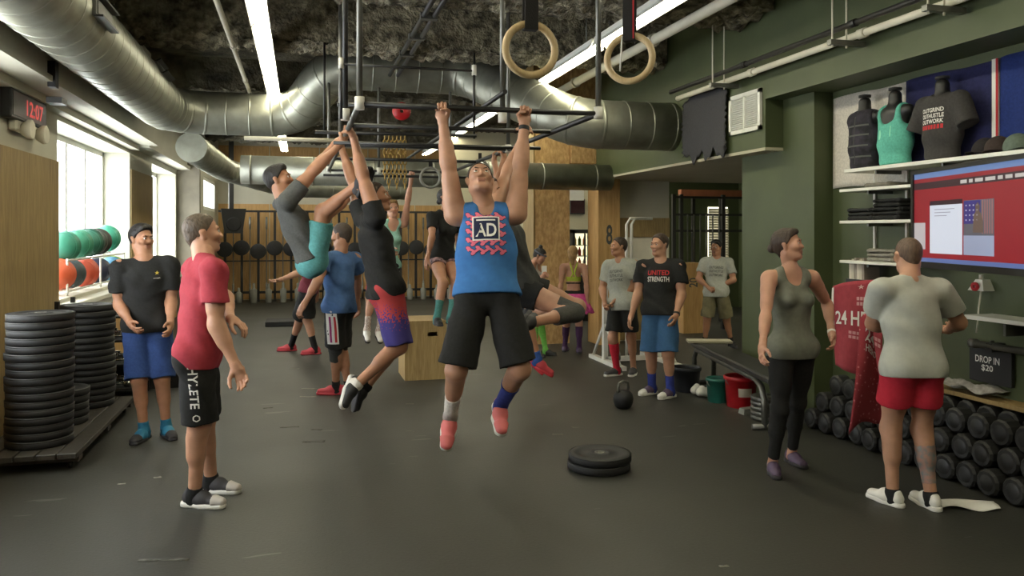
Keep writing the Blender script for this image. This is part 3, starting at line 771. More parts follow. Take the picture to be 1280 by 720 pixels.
    def hair(s, style='short', t=.010):
        q = s.s * (.95 if s.fem else 1.0); hp = s.hp; X, Y, Z = s.hx, s.hy, s.hz
        n = nrm(-(Y * -.80 + Z * .60)); c0 = hp(0, 0, -.004 if style != 'buzz' else 0)
        skull = P(hp(0, -.016, .036), hp(0, -.016, .036), .075 * q + t, k=.02, st=((Y, 1.27), (Z, 1.13)), cut=(c0, n))
        nape = P(hp(0, -.055, -.02), hp(0, -.045, -.05), .048 * q + t * .5, .045 * q, k=.02, cut=(c0 + Y * .03 * q, n))
        pr = [skull, nape]
        if style == 'quiff':
            pr += [P(hp(-.04, .055, .098), hp(.04, .058, .097), .015 * q, k=.03), P(hp(0, .0, .100), hp(0, .04, .103), .026 * q, k=.03, st=((X, 1.5),))]
        if style == 'bun':
            pr += [P(hp(-.01, -.115, .0), hp(.0, -.125, -.01), .034 * q, k=.015), P(hp(-.03, .06, .10), hp(.04, .05, .095), .02 * q, k=.03)]
        if style == 'topbun': pr += [P(hp(0, -.06, .135), hp(0, -.065, .14), .034 * q, k=.012)]
        if style == 'long':
            pr += [P(hp(0, -.09, .02), hp(0, -.11, -.08), .05 * q, .045 * q, k=.03, st=((X, 1.4),)), P(hp(0, -.11, -.08), hp(.01, -.105, -.2), .042 * q, .022 * q, k=.03, st=((X, 1.3),))]
        r = np.random.RandomState(3)
        nz = (lambda A, B, C: .0012 * np.sin(160 * A + 60 * C) * np.sin(150 * B + 90 * C)) if style != 'buzz' else None
        s.mesh('hair', sdf_mesh(pr, .0045 * s.det, noise=nz), s.hm); return s
    def shirt(s, m, kind='tee', hem=.10, sleeve=.62, loose=.018, amp=.0046, seed=1, name='shirt', infl=.010, neck_drop=0.0, scoop=.070):
        J, q, u = s.J, s.s, s.u; p, n = J['pel'], J['neck']; L = np.linalg.norm(n - p)
        loose *= .5; pr = s.torso_prims(infl, loose)
        hr_ = (.084 if s.fem else .097) * q * s.b + infl + loose
        pr.append(P(p + u * .05, p - u * hem * 1.2, hr_, hr_ + .006, k=.04, st=((s.hr, 1.40 if not s.fem else 1.28),)))
        rs = (.076 if s.fem else .090) * q * s.b + infl * .6 + loose * .6
        pr.append(P(p + u * L * .60, p - u * max(hem, 0) * 1.2, rs, rs * 1.04, k=.04, st=((nrm(s.r + s.hr), 1.44 if s.fem else 1.54),)))
        if kind == 'tee':
            for k in 'LR':
                if 'el' + k not in J: continue
                sh, e = J['sh' + k], J['el' + k]; d = e - sh; ln = nrm(d)
                cut = (sh + d * sleeve, ln)
                pr.append(P(sh, sh + d * (sleeve + .12), (.069 if not s.fem else .058) * q * s.b + infl * .7, (.057 if not s.fem else .047) * q * s.b + infl + loose, k=.03, cut=cut))
            pr.append(P(n + u * .07 * q + s.f * .012, n + u * .03 * q + s.f * .016, .062 * q, k=.012, sub=True))
        else:
            for k in 'LR':
                sg = 1 if k == 'R' else -1; sh = J['sh' + k]
                pr.append(P(sh + s.r * sg * .022 * q - u * .05 * q, sh + s.r * sg * .022 * q + u * .08 * q, (.074 if not s.fem else .066) * q, k=.02, sub=True, st=((s.f, 1.7),)))
            pr.append(P(n + s.f * .09 * q - u * (.03 + neck_drop) * q, n + u * .1 * q + s.f * .03, scoop * q, k=.02, sub=True))
            pr.append(P(n + u * .07 * q, n + u * .02 * q - s.f * .03 * q, .064 * q, k=.015, sub=True))
        fn = folds(amp, seed) if amp else None
        o = s.mesh(name, sdf_mesh(pr, .0075 * s.det, cuts=[(p - u * hem, -u)], noise=fn), m); s.top = o; return o
    def shorts(s, m, frac=.85, loose=.03, waist=.09, amp=.004, seed=2, name='shorts', infl=.012, flare=.0):
        J, q, u = s.J, s.s, s.u; p = J['pel']
        wc = (p + u * waist, u)
        pr = [P(J['hipL'] + u * .01, J['hipR'] + u * .01, .088 * q * s.b + infl, k=.04, st=((s.hf, 1.12),), cut=wc),
              P(p, p + u * waist * 1.15, .090 * q * s.b + infl * .7, k=.03, st=((s.hr, 1.45),), cut=wc)]
        for k in 'LR':
            hp, kn = J['hip' + k], J['kn' + k]; g = kn - hp; ln = nrm(g)
            cu = [(hp + g * frac, ln)] + ([wc] if ln @ u < .2 else [])
            pr.append(P(hp, hp + g * (frac + .1), .088 * q * s.b + infl, (.088 - .020 * frac) * q * s.b + infl + loose + flare, k=.025, cut=cu))
            pr.append(P(hp - s.hf * .04 * q - u * .02 * q, hp - s.hf * .04 * q, .074 * q * s.b + infl, k=.04, cut=wc))
        o = s.mesh(name, sdf_mesh(pr, .0075 * s.det, noise=folds(amp, seed, 12) if amp else None), m); s.bottom = o; return o
    def leggings(s, m, frac=.85, waist=.10):
        J, q, u = s.J, s.s, s.u; p = J['pel']; i = .006
        pr = s.torso_prims(i)[:2] + [x for k in 'LR' for x in s.leg_prims(k, i)] + s.torso_prims(i)[5:6] + s.torso_prims(i)[8:9]
        cuts = [(p + u * waist, u)]
        for x in pr[2:]:
            pass
        for k in 'LR':
            kn, an = J['kn' + k], J['an' + k]
            for x in pr:
                if np.allclose(x['b'], an): x['cut'] = (kn + (an - kn) * frac, nrm(an - kn)); x['k'] = .012
        o = s.mesh('leggings', sdf_mesh(pr, .008 * s.det, cuts=cuts, noise=folds(.0012, 4)), m); s.bottom = o; return o
    def band(s, name, k, a, b, t0, t1, r0, r1, m):
        """a fitted tube on a limb between fractions t0 and t1 of bone a-b"""
        A, B = s.J[a + k], s.J[b + k]; g = B - A; n = nrm(g)
        pts = [A + g * (t0 + (t1 - t0) * i / 6) - s.base for i in range(7)]
        mb = MB(); rr = [(r0 + (r1 - r0) * i / 6) * s.s for i in range(7)]
        mb.tube([pts[0] + n * .002] + pts + [pts[-1] - n * .002], [rr[0] * .8] + rr + [rr[-1] * .8], 20); return mb.build(name, m, s.root)
    def sock(s, k, t0, m, name='sock'):
        J, q = s.J, s.s; kn, an = J['kn' + k], J['an' + k]; d = an - kn
        pr = s.leg_prims(k, .005, 'shin')[1:] + [P(an, an - s.foot[k][1] * .045 * q, .046 * q, .042 * q, k=.02), P(an - s.foot[k][0] * .026 * q - s.foot[k][1] * .025 * q, an - s.foot[k][0] * .026 * q - s.foot[k][1] * .04 * q, .036 * q, k=.02)]
        return s.mesh(name, sdf_mesh(pr, .006 * s.det, cuts=[(kn + d * t0, -nrm(d))]), m)
    def sleeve(s, k, t0, t1, m, name='knee_sleeve'):
        """knee sleeve: t0 of thigh to t1 of shin"""
        J = s.J; hp, kn, an = J['hip' + k], J['kn' + k], J['an' + k]; g, d = kn - hp, an - kn
        b = s.b; q = s.s
        pr = [P(hp + g * t0, kn, .074 * q * b, .068 * q * b, k=.02, cut=(hp + g * t0, -nrm(g))), P(kn, kn + d * t1, .066 * q * b, .061 * q * b, k=.02, cut=(kn + d * t1, nrm(d)))]
        return s.mesh(name, sdf_mesh(pr, .007 * s.det), m)
    def shoe(s, k, upper, sole, extra=None):
        q = s.s * (.92 if s.fem else 1.0); a = s.J['an' + k]; d, up = s.foot[k]; x = np.cross(d, up)
        o = a - up * .075 * s.s   # ground point under the ankle
        at = lambda f, h, w=0: o + d * f * q + up * h * q + x * w * q
        pr = [P(at(-.035, .045), at(.05, .042), .036 * q, .040 * q, k=.03), P(at(.05, .040), at(.165, .034), .038 * q, .030 * q, k=.03, st=((x, 1.22),)),
              P(at(-.045, .06), at(-.035, .085), .026 * q, .026 * q, k=.025, st=((x, 1.1),)), P(at(.0, .07), at(.06, .062), .034 * q, .032 * q, k=.03),
              P(at(-.005, .13), at(-.005, .085), .034 * q, k=.01, sub=True)]
        sh = s.mesh('shoe', sdf_mesh(pr, .005 * s.det, cuts=[(at(0, .022), -up)]), upper)
        pr = [P(at(-.045, .012), at(.06, .012), .042 * q, .040 * q, k=.03, st=((x, .95),)), P(at(.06, .012), at(.172, .014), .040 * q, .032 * q, k=.03, st=((x, 1.25),))]
        so = s.mesh('sole', sdf_mesh(pr, .005 * s.det, cuts=[(at(0, .0), -up), (at(0, .030), up)]), sole, sh)
        if extra is not None:
            pr = [P(at(.115, .040), at(.175, .032), .040 * q, .030 * q, k=.02, st=((x, 1.25),))]
            s.mesh('toe_cap', sdf_mesh(pr, .005 * s.det, cuts=[(at(0, .024), -up), (at(.125, 0), -d)]), extra, sh)
        b = MB()
        for j in range(4):
            c0, c1 = at(.045 + .022 * j, .083 - .009 * j, -.022) - s.base, at(.055 + .022 * j, .080 - .009 * j, .022) - s.base
            mid = (c0 + c1) / 2 + up * .010 * q; b.tube([c0, mid, c1], .0035 * q, 6)
        b.build('laces', M['print_white'], sh); return sh
    def drape(s, name, target, geo, w, anchor, m, right=None, up=None, front=None, off=.003, hscale=None):
        """print flat artwork geo=(verts,faces) of width w onto garment target, around the point anchor"""
        vs, fs = geo; vs = np.asarray(vs, float)
        wd = max(1e-6, np.ptp(vs[:, 0])); k = w / wd; ky = k if hscale is None else hscale / max(1e-6, np.ptp(vs[:, 1])); c = (vs.max(0) + vs.min(0)) / 2
        front = s.f if front is None else nrm(front); up = s.u if up is None else nrm(up); up = nrm(up - front * (up @ front)); right = np.cross(up, front) if right is None else right
        me = target.data
        if not hasattr(s, '_bvh'): s._bvh = {}
        if target.name not in s._bvh:
            s._bvh[target.name] = BVHTree.FromPolygons([v.co[:] for v in me.vertices], [tuple(p.vertices) for p in me.polygons])
        bvh = s._bvh[target.name]; out = []; last = None
        for p in vs - c:
            o = anchor + right * p[0] * k + up * p[1] * ky + front * .45 - s.base
            hit = bvh.ray_cast(Vector(o), Vector(-front), 1.2)
            if hit[0] is None:
                nr = bvh.find_nearest(Vector(o - front * .42)); q = np.array(nr[0])
            else: q = np.array(hit[0])
            out.append(q + front * off)
        b = MB(); b.add(out, fs); return b.build(name, m, target)
def rect_geo(x0, x1, y0, y1, n=6, m=6):
    vs = [(x0 + (x1 - x0) * i / n, y0 + (y1 - y0) * j / m, 0) for j in range(m + 1) for i in range(n + 1)]
    return np.array(vs), [(j * (n + 1) + i, j * (n + 1) + i + 1, (j + 1) * (n + 1) + i + 1, (j + 1) * (n + 1) + i) for j in range(m) for i in range(n)]
def ribbon_geo(pts, w):
    pts = [np.asarray(p, float) for p in pts]; vs, fs = [], []
    for i, p in enumerate(pts):
        t = nrm(pts[min(i + 1, len(pts) - 1)] - pts[max(i - 1, 0)]); nn = V(-t[1], t[0]); vs += [(*(p + nn * w / 2), 0), (*(p - nn * w / 2), 0)]
        if i: fs.append((2 * i - 2, 2 * i - 1, 2 * i + 1, 2 * i))
    return np.array(vs), fs
def merge_geo(*gs):
    vs, fs, o = [], [], 0
    for g in gs:
        vs.append(np.asarray(g[0])); fs += [tuple(i + o for i in f) for f in g[1]]; o += len(g[0])
    return np.concatenate(vs), fs
def lines_geo(rows, gap=1.0):
    """stacked text lines, all set to the width of the first"""
    out = []; y = 0
    for r in rows:
        v, f = text_geo(r); v = v - (v.max(0) + v.min(0)) / 2; v = v / np.ptp(v[:, 0]); v = v.copy(); v[:, 1] *= 1.25
        hgt = np.ptp(v[:, 1]); y -= hgt / 2; v[:, 1] += y; y -= hgt / 2 + .06 * gap; out.append((v, f))
    return out
BARZ, BARY, SIDE_L, SIDE_R = 2.50, 5.08, .36, 1.95
SK1 = skin('fair', (178, 134, 108)); SK2 = skin('tan', (166, 120, 92)); SK3 = skin('rosy', (184, 138, 114))
C = {}
def cl(n, *a, **k):
    if n not in C: C[n] = cloth(n, *a, **k)
    return C[n]
BLK = cl('black', (36, 36, 35)); CHA = cl('charcoal', (58, 59, 57)); SHW = mat('shoe_white', (212, 210, 202), .6, var=.05); SHD = mat('shoe_dark', (48, 46, 48), .7)
SHR = mat('shoe_red', (178, 54, 64), .6); SHB = mat('shoe_blue', (36, 108, 138), .6); SHK = mat('shoe_black', (30, 30, 30), .6); SHC = mat('shoe_coral', (200, 102, 100), .6)
SHP = mat('shoe_purple', (78, 62, 86), .6); RSOLE = mat('sole_red', (188, 44, 54), .6)
BLU = cl('shorts_blue', (46, 68, 116)); SOCKB = cl('sock_blue', (54, 66, 140)); SOCKK = cl('sock_black', (34, 34, 34))

# --- man in black tee and blue shorts by the plates
p = Person('dark-haired man in black t-shirt and blue shorts standing beside the bumper plates', 1.765, SK2, HAIRM['black'], 1.1)
p.torso((184, None, 6.65), (181, 325), 18).head(177, 299, 62, 0)
p.arm('R', (149, 382, -1), (163, 404, -1), palm=RT).arm('L', (214, 378, 1), (213, 404, -1))
p.stand('R', 180, 538, 0).stand('L', 208, 534, 40).finish().hair('quiff', .012)
t = p.shirt(BLK, hem=.06, sleeve=.68, seed=11)
p.drape('shirt_emblem', t, text_geo('★'), .034, p.at(.10, .10), M['print_yellow']); p.drape('shirt_lettering', t, text_geo('U.S.ARMY'), .05, p.at(.10, .145), M['print_white'])
p.shorts(BLU, .98, .026, seed=12)
for k in 'RL': p.sock(k, .82, SHB); p.shoe(k, SHB, SHD, SHD)
# --- man in red tee, back to camera
p = Person('man in red t-shirt and black shorts seen from behind, looking up', 1.83, SK1, HAIRM['grey'], 1.0, 1.04)
p.torso((247, None, 4.93), (256, 324), 128, hipyaw=108).head(254, 292, 118, 6)
p.arm('R', (270, 414, 1), (296, 460, 1), palm=-FW).arm('L', (282, 372, 1), (288, 398, -1), 'relax', palm=-UP, hdir=RT * .8 - UP * .4 - FW * .2)
p.stand('R', 243, 617, 80).stand('L', 264, 600, 80).finish().hair('short', .006)
REDT = cl('tee_red', (152, 54, 64), .08, 40)
p.shirt(REDT, hem=.09, sleeve=.60, loose=.022, seed=21, amp=.0045)
sh = p.shorts(BLK, .92, .024, seed=22)
vs, fs = text_geo('HYLETE', 1, True, 1.05); vs = vs @ np.array([[0, -1, 0], [1, 0, 0], [0, 0, 1]]).astype(float)
p.drape('shorts_lettering', sh, (vs, fs), .052, W(245, 484, 4.8), M['print_white'], front=-FW, up=UP, hscale=.255)
hexo = merge_geo(*[ribbon_geo([(math.cos(a), math.sin(a)), (math.cos(a + PI / 3), math.sin(a + PI / 3))], .34) for a in [PI / 6 + i * PI / 3 for i in range(6)]])
p.drape('shorts_emblem', sh, hexo, .040, W(246, 523, 4.8), M['print_white'], front=-FW, up=UP)
for k in 'RL': p.sock(k, .90, SOCKK); p.shoe(k, SHD, SHW, mat('shoe_toe_grey', (168, 162, 154), .6))
# --- main man hanging from the near bar
p = Person('man in blue tank top and black shorts hanging from the front pull-up bar', 1.85, SK1, HAIRM['brown'], .95, 1.06)
p.torso((609, 370, 5.05), (607, 264), 2, raise_sh=(.35, .35)).head(600, 226, 8, 36, -1)

p.arm_to('R', V(*ony(551, 136, BARY)[:2], BARZ), -RT * .5 - FW * .2, palm=-FW).arm_to('L', V(*ony(657, 139, BARY)[:2], BARZ), RT * .6 - FW * .2, palm=-FW)
p.leg('R', (568, 473, -1), (563, 521, 1), (557, 562, -1)).leg('L', (652, 469, -1), (626, 506, 1), (630, 540, -1)).finish().hair('short', .006)
TB = cl('tank_blue', (58, 108, 164), .07, 30)
t = p.shirt(TB, 'tank', hem=.0, loose=.03, seed=31, amp=.003, infl=.010, scoop=.052, neck_drop=-.03)
an = p.at(0, .185)
for j in range(5):
    r = [(-.125 + .25 * i / 84 + .016 * math.sin(4 * PI * 4 * i / 84 + .6), .023 * math.sin(2 * PI * 4 * i / 84)) for i in range(85)]
    p.drape('shirt_print', t, ribbon_geo(r, .023), .262, an + p.u * (.125 - j * .057), M['print_navy'], off=.003)
    p.drape('shirt_print', t, ribbon_geo(r, .016), .256, an + p.u * (.125 - j * .057), M['print_pink'], off=.0045)
bc = an + p.u * .040
p.drape('shirt_badge', t, rect_geo(0, 1, 0, .94, 8, 8), .172, bc, M['print_white'], off=.0060)
p.drape('shirt_badge', t, rect_geo(0, 1, 0, .94, 8, 8), .154, bc, M['print_navy'], off=.0074)
p.drape('shirt_lettering', t, text_geo('AD', 1, True), .132, bc - p.u * .012, M['print_white'], off=.0088, hscale=.090)
p.drape('shirt_badge', t, rect_geo(0, 1, 0, .08, 8, 1), .12, bc + p.u * .055, M['print_white'], off=.0088)
p.shorts(BLK, .93, .034, seed=32, waist=.12, amp=.004)
p.sock('R', .55, cl('sock_white', (206, 200, 190))); p.sock('L', .45, SOCKB); p.sock('R', .86, SOCKB, 'ankle_sock')
for k in 'RL': p.shoe(k, SHC, SHW, SHC)
p.band('wristband', 'L', 'el', 'wr', .86, .96, .034, .033, M['rubber'])
# --- grey tee man, knees tucked up to the left side bar
#SIDE_L, SIDE_R = .36, 1.95
p = Person('man in charcoal t-shirt and teal shorts on the bar with knees tucked up', 1.80, SK2, HAIRM['black'], 1.1)
p.torso((390, 326, 6.75), (354, 248), 112, raise_sh=(.6, .6)).head(349, 225, 92, 14)
g1 = V(SIDE_L, 6.72, BARZ); g2 = V(SIDE_L, 6.98, BARZ)
p.arm_to('R', g1, -UP, palm=-RT).arm_to('L', g2, -UP, palm=RT)
p.leg('R', (406, 248, -1), (446, 232, -1), (458, 200, -1)).leg('L', (412, 248, 1), (450, 236, 1), (462, 204, 1)).finish().hair('quiff', .012)
t = p.shirt(cl('tee_charcoal', (78, 79, 76)), hem=-.03, sleeve=.55, seed=41, loose=.02); p.shorts(cl('shorts_teal', (88, 148, 148)), .78, .012, waist=.06, seed=42)
for k in 'RL': p.shoe(k, SHD, SHK)
p.drape('shirt_print', t, merge_geo(*[rect_geo(x, x + w_, y, y + .5, 2, 2) for x, y, w_ in ((0, 0, .5), (.4, .7, .6), (.1, 1.5, .5), (.5, 2.3, .5), (0, 3.0, .7))]), .075, p.at(.07, .26), M['print_white'])
# --- black tee man swinging from the left side bar
p = Person('man in black t-shirt and red-to-blue shorts swinging from the side bar', 1.80, SK2, HAIRM['brown'], 1.0, 1.05)
p.torso((482, 360, 6.35), (460, 266), 116, raise_sh=(.9, .9)).head(473, 240, 84, 14, -1)
p.arm_to('R', V(SIDE_L, 6.34, BARZ), RT * .2 + FW, palm=-RT).arm_to('L', V(SIDE_L, 7.2, BARZ), -RT, palm=RT)
p.leg('R', (501, 446, -1), (440, 486, -1), (434, 515, -1)).leg('L', (504, 444, 1), (452, 490, 1), (450, 520, 1)).finish().hair('short', .007)
t = p.shirt(BLK, hem=.06, sleeve=.34, seed=51, loose=.02)
p.drape('shirt_emblem', t, merge_geo(ribbon_geo([(-1, .5), (-.3, .0), (-1, -.5)], .22), ribbon_geo([(1, .5), (.3, .0), (1, -.5)], .22), ribbon_geo([(-.4, 0), (.4, 0)], .2)), .04, W(442, 284, 6.2), M['print_dark'], front=-FW, up=UP)
m = cloth('gradient_shorts', (170, 44, 62)); nt = m.node_tree; b = nt.nodes['Principled BSDF']
tc = nt.nodes.new('ShaderNodeTexCoord'); sp = nt.nodes.new('ShaderNodeSeparateXYZ'); nt.links.new(tc.outputs['Generated'], sp.inputs[0])
vo = nt.nodes.new('ShaderNodeTexVoronoi'); vo.inputs['Scale'].default_value = 70; nt.links.new(tc.outputs['Object'], vo.inputs[0])
f = mathn(nt, 'GREATER_THAN', mathn(nt, 'ADD', sp.outputs[2], mathn(nt, 'MULTIPLY', mathn(nt, 'SUBTRACT', vo.outputs[0], .4), .5)), .52)
nt.links.new(mixc(nt, f, lin((62, 56, 116)), lin((166, 62, 62))), b.inputs['Base Color'])
p.shorts(m, .98, .026, seed=52, waist=.06)
for k in 'RL': p.shoe(k, SHK, SHW if k == 'R' else SHD); p.sock(k, .93, SOCKK if k == 'L' else cl('sock_white', (206, 200, 190)))
# --- maroon shirt man behind
p = Person('man in maroon shirt and red trainers walking behind the hanging men', 1.76, SK1, HAIRM['brown'], 1.5)
p.torso((386, None, 11.0), (394, 304), -80).head(392, 288, -90, 0)
p.arm('L', (374, 342, -1), (347, 351, -1), palm=UP).arm('R', (400, 345, 1), (396, 366, 1))
p.stand('L', 364, 432, -80).stand('R', 394, 436, -75).finish().hair('short')
p.shirt(cl('shirt_maroon', (104, 44, 54)), hem=.06, sleeve=.9, seed=61); p.shorts(BLK, .92, .03, seed=62)
for k in 'RL': p.sock(k, .55, SOCKK); p.shoe(k, SHR, SHR)
# --- blue tee man with flag shorts
p = Person('man in blue t-shirt with stars-and-stripes side panel on his black shorts', 1.78, SK2, HAIRM['brown'], 1.25)
p.torso((424, None, 8.2), (426, 304), -128, hipyaw=-110).head(427, 283, -110, -8)
p.arm('L', (398, 350, -1), (378, 384, -1)).arm('R', (446, 350, 1), (447, 380, 1))
p.stand('L', 420, 484, -85).stand('R', 436, 484, -100).finish().hair('short')
p.shirt(cl('tee_blue', (74, 104, 148), .1, 30), hem=.06, sleeve=.55, seed=71, loose=.036); s_ = p.shorts(BLK, .92, .022, seed=72)
fc = W(413, 407, 8.0)
p.drape('flag_panel', s_, rect_geo(0, 1, 0, 3.4, 4, 10), .12, fc, M['print_white'], front=-FW, up=UP, off=.003)
for i, xo in enumerate((.035, -.015)): p.drape('flag_stripe', s_, rect_geo(0, 1, 0, 12, 2, 10), .022, fc + RT * xo - UP * .05, M['print_red'] if i == 0 else cl('stripe_plum', (150, 60, 110)), front=-FW, up=UP, off=.005, hscale=.27)
p.drape('flag_canton', s_, rect_geo(0, 1, 0, 1, 4, 4), .075, fc + UP * .155 - RT * .01, M['print_navy'], front=-FW, up=UP, off=.005)
p.drape('flag_stars', s_, merge_geo(*[(text_geo('★')[0] + V(x, y, 0), text_geo('★')[1]) for x in (0, 1) for y in (0, 1.1)]), .06, fc + UP * .155 - RT * .01, M['print_white'], front=-FW, up=UP, off=.007)
for k in 'RL': p.sleeve(k, .92, .3, CHA, 'calf_sleeve'); p.sock(k, .82, SOCKK); p.shoe(k, SHR, SHR)
# --- woman hanging far back
p = Person('blond woman in mint tank top hanging from a far bar', 1.66, SK3, HAIRM['blond'], 1.4, .95, True)
p.torso((484, 330, 9.8), (492, 270), 20, raise_sh=(0, .9)).head(491, 246, 20, 5)
p.arm_to('L', W(515, 216, 9.6), RT, palm=-FW).arm('R', (478, 300, -1), (488, 312, -1))
p.leg('R', (462, 372, -1), (459, 412, 1), (462, 428, -1)).leg('L', (478, 374, -1), (474, 414, 1), (478, 428, -1)).finish().hair('bun')
p.shirt(cl('tank_mint', (150, 196, 182)), 'tank', hem=.04, seed=81, infl=.010, loose=.006); p.shorts(BLK, .4, .006, seed=82, infl=.01)
for k in 'RL': p.sock(k, .6, cl('sock_striped', (150, 120, 110), rgb2=(210, 200, 190))); p.shoe(k, SHW, SHD)
# --- person standing on the plywood box
p = Person('person in black t-shirt and patterned short shorts standing on the plywood box', 1.70, SK2, HAIRM['black'], 1.3, .98, True)
zb = .68
a1, a2 = onz(546, 398, zb + .075), onz(563, 397, zb + .075)
p.torso((553, 322, 9.25), (557, 248), 35).head(560, 228, 60, 20)
p.arm('R', (540, 296, -1), (534, 324, -1)).arm('L', (572, 296, 1), (574, 322, 1))
p.place('R', a1, 20).place('L', a2, 35).finish().hair('bun')
p.shirt(BLK, hem=.02, sleeve=.6, seed=91, infl=.012, loose=.01); p.shorts(cl('shorts_patterned', (48, 46, 48), rgb2=(150, 120, 120), scale=30), .30, .004, seed=92, infl=.01)
for k in 'RL': p.sock(k, .50, cl('sock_teal', (74, 126, 120))); p.shoe(k, SHK, SHD)
# --- man hanging behind, red shoes
p = Person('man with red shoes and blue socks hanging behind the man in blue tank', 1.78, SK2, HAIRM['brown'], 1.25)
p.torso((640, 346, 7.9), (618, 262), 70, raise_sh=(.9, .9)).head(612, 250, 70, 10)
p.arm_to('R', V(SIDE_R, 7.72, BARZ), RT * .2 + FW, palm=-RT).arm_to('L', V(SIDE_R, 8.02, BARZ), -RT, palm=RT)
p.leg('R', (658, 396, -1), (672, 450, 1), (700, 466, -1)).leg('L', (655, 394, 1), (668, 462, 1), (700, 477, 1)).finish().hair('short')
p.shirt(BLK, hem=.05, sleeve=.5, seed=101); p.shorts(CHA, .8, .02, seed=102)
for k in 'RL': p.sock(k, .80, cl('sock_royal', (52, 84, 150))); p.shoe(k, SHR, RSOLE)
# --- man with raised knee behind
p = Person('man with grey knee sleeve raising his knee behind the man in blue tank', 1.78, SK1, HAIRM['brown'], 1.2)
p.torso((652, 357, 5.9), (622, 262), 75, raise_sh=(.9, .9)).head(607, 234, 75, 5)
p.arm_to('R', V(*ony(652, 150, 6.1)[:2], BARZ), FW, palm=-RT).arm_to('L', V(*ony(660, 150, 6.1)[:2], BARZ), FW, palm=RT)
p.leg('R', (736, 398, -1), (668, 402, -1), (656, 420, -1)).leg('L', (722, 384, 1), (664, 388, 1), (652, 416, 1)).finish().hair('short')
p.shirt(CHA, 'tank', hem=.04, seed=111); p.shorts(BLK, .35, .01, seed=112)
p.sleeve('R', .55, .5, cl('knee_sleeve_grey', (74, 74, 70)))
for k in 'RL': p.shoe(k, SHK, SHD)
# --- woman with headband
p = Person('woman in white tank top and lime socks looking down by the plywood column', 1.60, SK3, HAIRM['black'], 1.5, .95, True)
p.torso((666, None, 11.2), (664, 332), 60, sn=-1).head(675, 320, 70, -30, -1)
p.arm('R', (664, 352, -1), (678, 346, -1), 'fist').arm('L', (676, 352, 1), (682, 344, 1), 'fist')
p.stand('R', 668, 440, 60).stand('L', 682, 438, 70).finish().hair('topbun')
p.shirt(cl('tank_white', (214, 208, 198)), 'tank', hem=.03, seed=121, infl=.009, loose=.005); p.shorts(BLK, .35, .006, seed=122, infl=.01)
b_ = MB(); c_ = [p.hp(.082 * math.cos(a), -.014 + .103 * math.sin(a), .05) - p.base for a in [2 * PI * i / 24 for i in range(24)]]
b_.tube(c_, .012, 6, closed=True); b_.build('headband', cl('headband_grey', (96, 100, 110)), p.root)
for k in 'RL': p.sock(k, .1, cl('sock_lime', (112, 176, 80))); p.shoe(k, SHK, SHD)
ph = MB(); pp = p.J['wrR'] * .5 + p.J['wrL'] * .5 + UP * .07 + FW * -.05; ph.obox(pp, RT * .035, UP * .07, FW * .005); o = ph.build('mobile_phone', M['print_white'])
tag(o, 'small pale phone held up by the woman with the headband', 'phone')
# --- woman in pink tutu
p = Person('woman with pink tutu and neon crop top seen from behind', 1.51, SK3, HAIRM['blond'], 1.35, .97, True)
p.torso((717, None, 11.1), (717, 330), 176).head(716, 317, 170, -12)
p.arm('L', (701, 357, -1), (699, 378, -1)).arm('R', (733, 357, -1), (734, 378, 1))
p.stand('L', 706, 434, 160).stand('R', 724, 436, 178).finish().hair('long', .014)
LIME = cl('neon_lime', (176, 192, 74)); q = p.s; u = p.u; n_ = p.J['neck']
o = p.mesh('crop_top', sdf_mesh(p.torso_prims(.006)[2:4] + p.torso_prims(.006)[5:], .010, cuts=[(n_ - u * .30 * q, -u), (n_ - u * .20 * q, u)]), LIME)
for sg in (-1, 1):
    b_ = MB(); b_.tube([n_ + p.r * sg * .05 - p.f * .03 * q + u * .03 * q - p.base, n_ + p.r * sg * .03 * q - p.f * .10 * q - u * .08 * q - p.base, n_ + p.r * sg * .012 * q - p.f * .125 * q - u * .15 * q - p.base, n_ + p.r * sg * .05 * q - p.f * .12 * q - u * .22 * q - p.base], .011, 6); b_.build('strap', LIME, p.root)
o = p.mesh('band', sdf_mesh([dict(x, ra=x['ra'] + .004, rb=x['rb'] + .004) for x in p.torso_prims(.006)[1:3]], .012, cuts=[(n_ - u * .315 * q, -u), (n_ - u * .29 * q, u)]), SOCKK)
p.shorts(BLK, .22, .004, seed=131, infl=.008)
PINK = cl('tulle_pink', (206, 84, 150), .2, 20)
for L in range(3):
    b_ = MB()
    def tut(a, t, L=L):
        an = a * 2 * PI; rr = (.135 + t * (.075 + .015 * L)) + .018 * t * math.sin(17 * an + L * 2) ; z = .05 - L * .012 - t * (.20 + .02 * L) + .010 * t * math.sin(11 * an + L)
        return p.J['pel'] + p.hr * rr * 1.12 * math.cos(an) + p.hf * rr * 1.22 * math.sin(an) + UP * z - p.base
    b_.sheet(tut, 90, 4, .003); b_.build('tutu_layer', PINK, p.root)
for k in 'RL': p.sock(k, .08, cl('sock_plum', (74, 48, 82))); p.shoe(k, SHP, SHD)
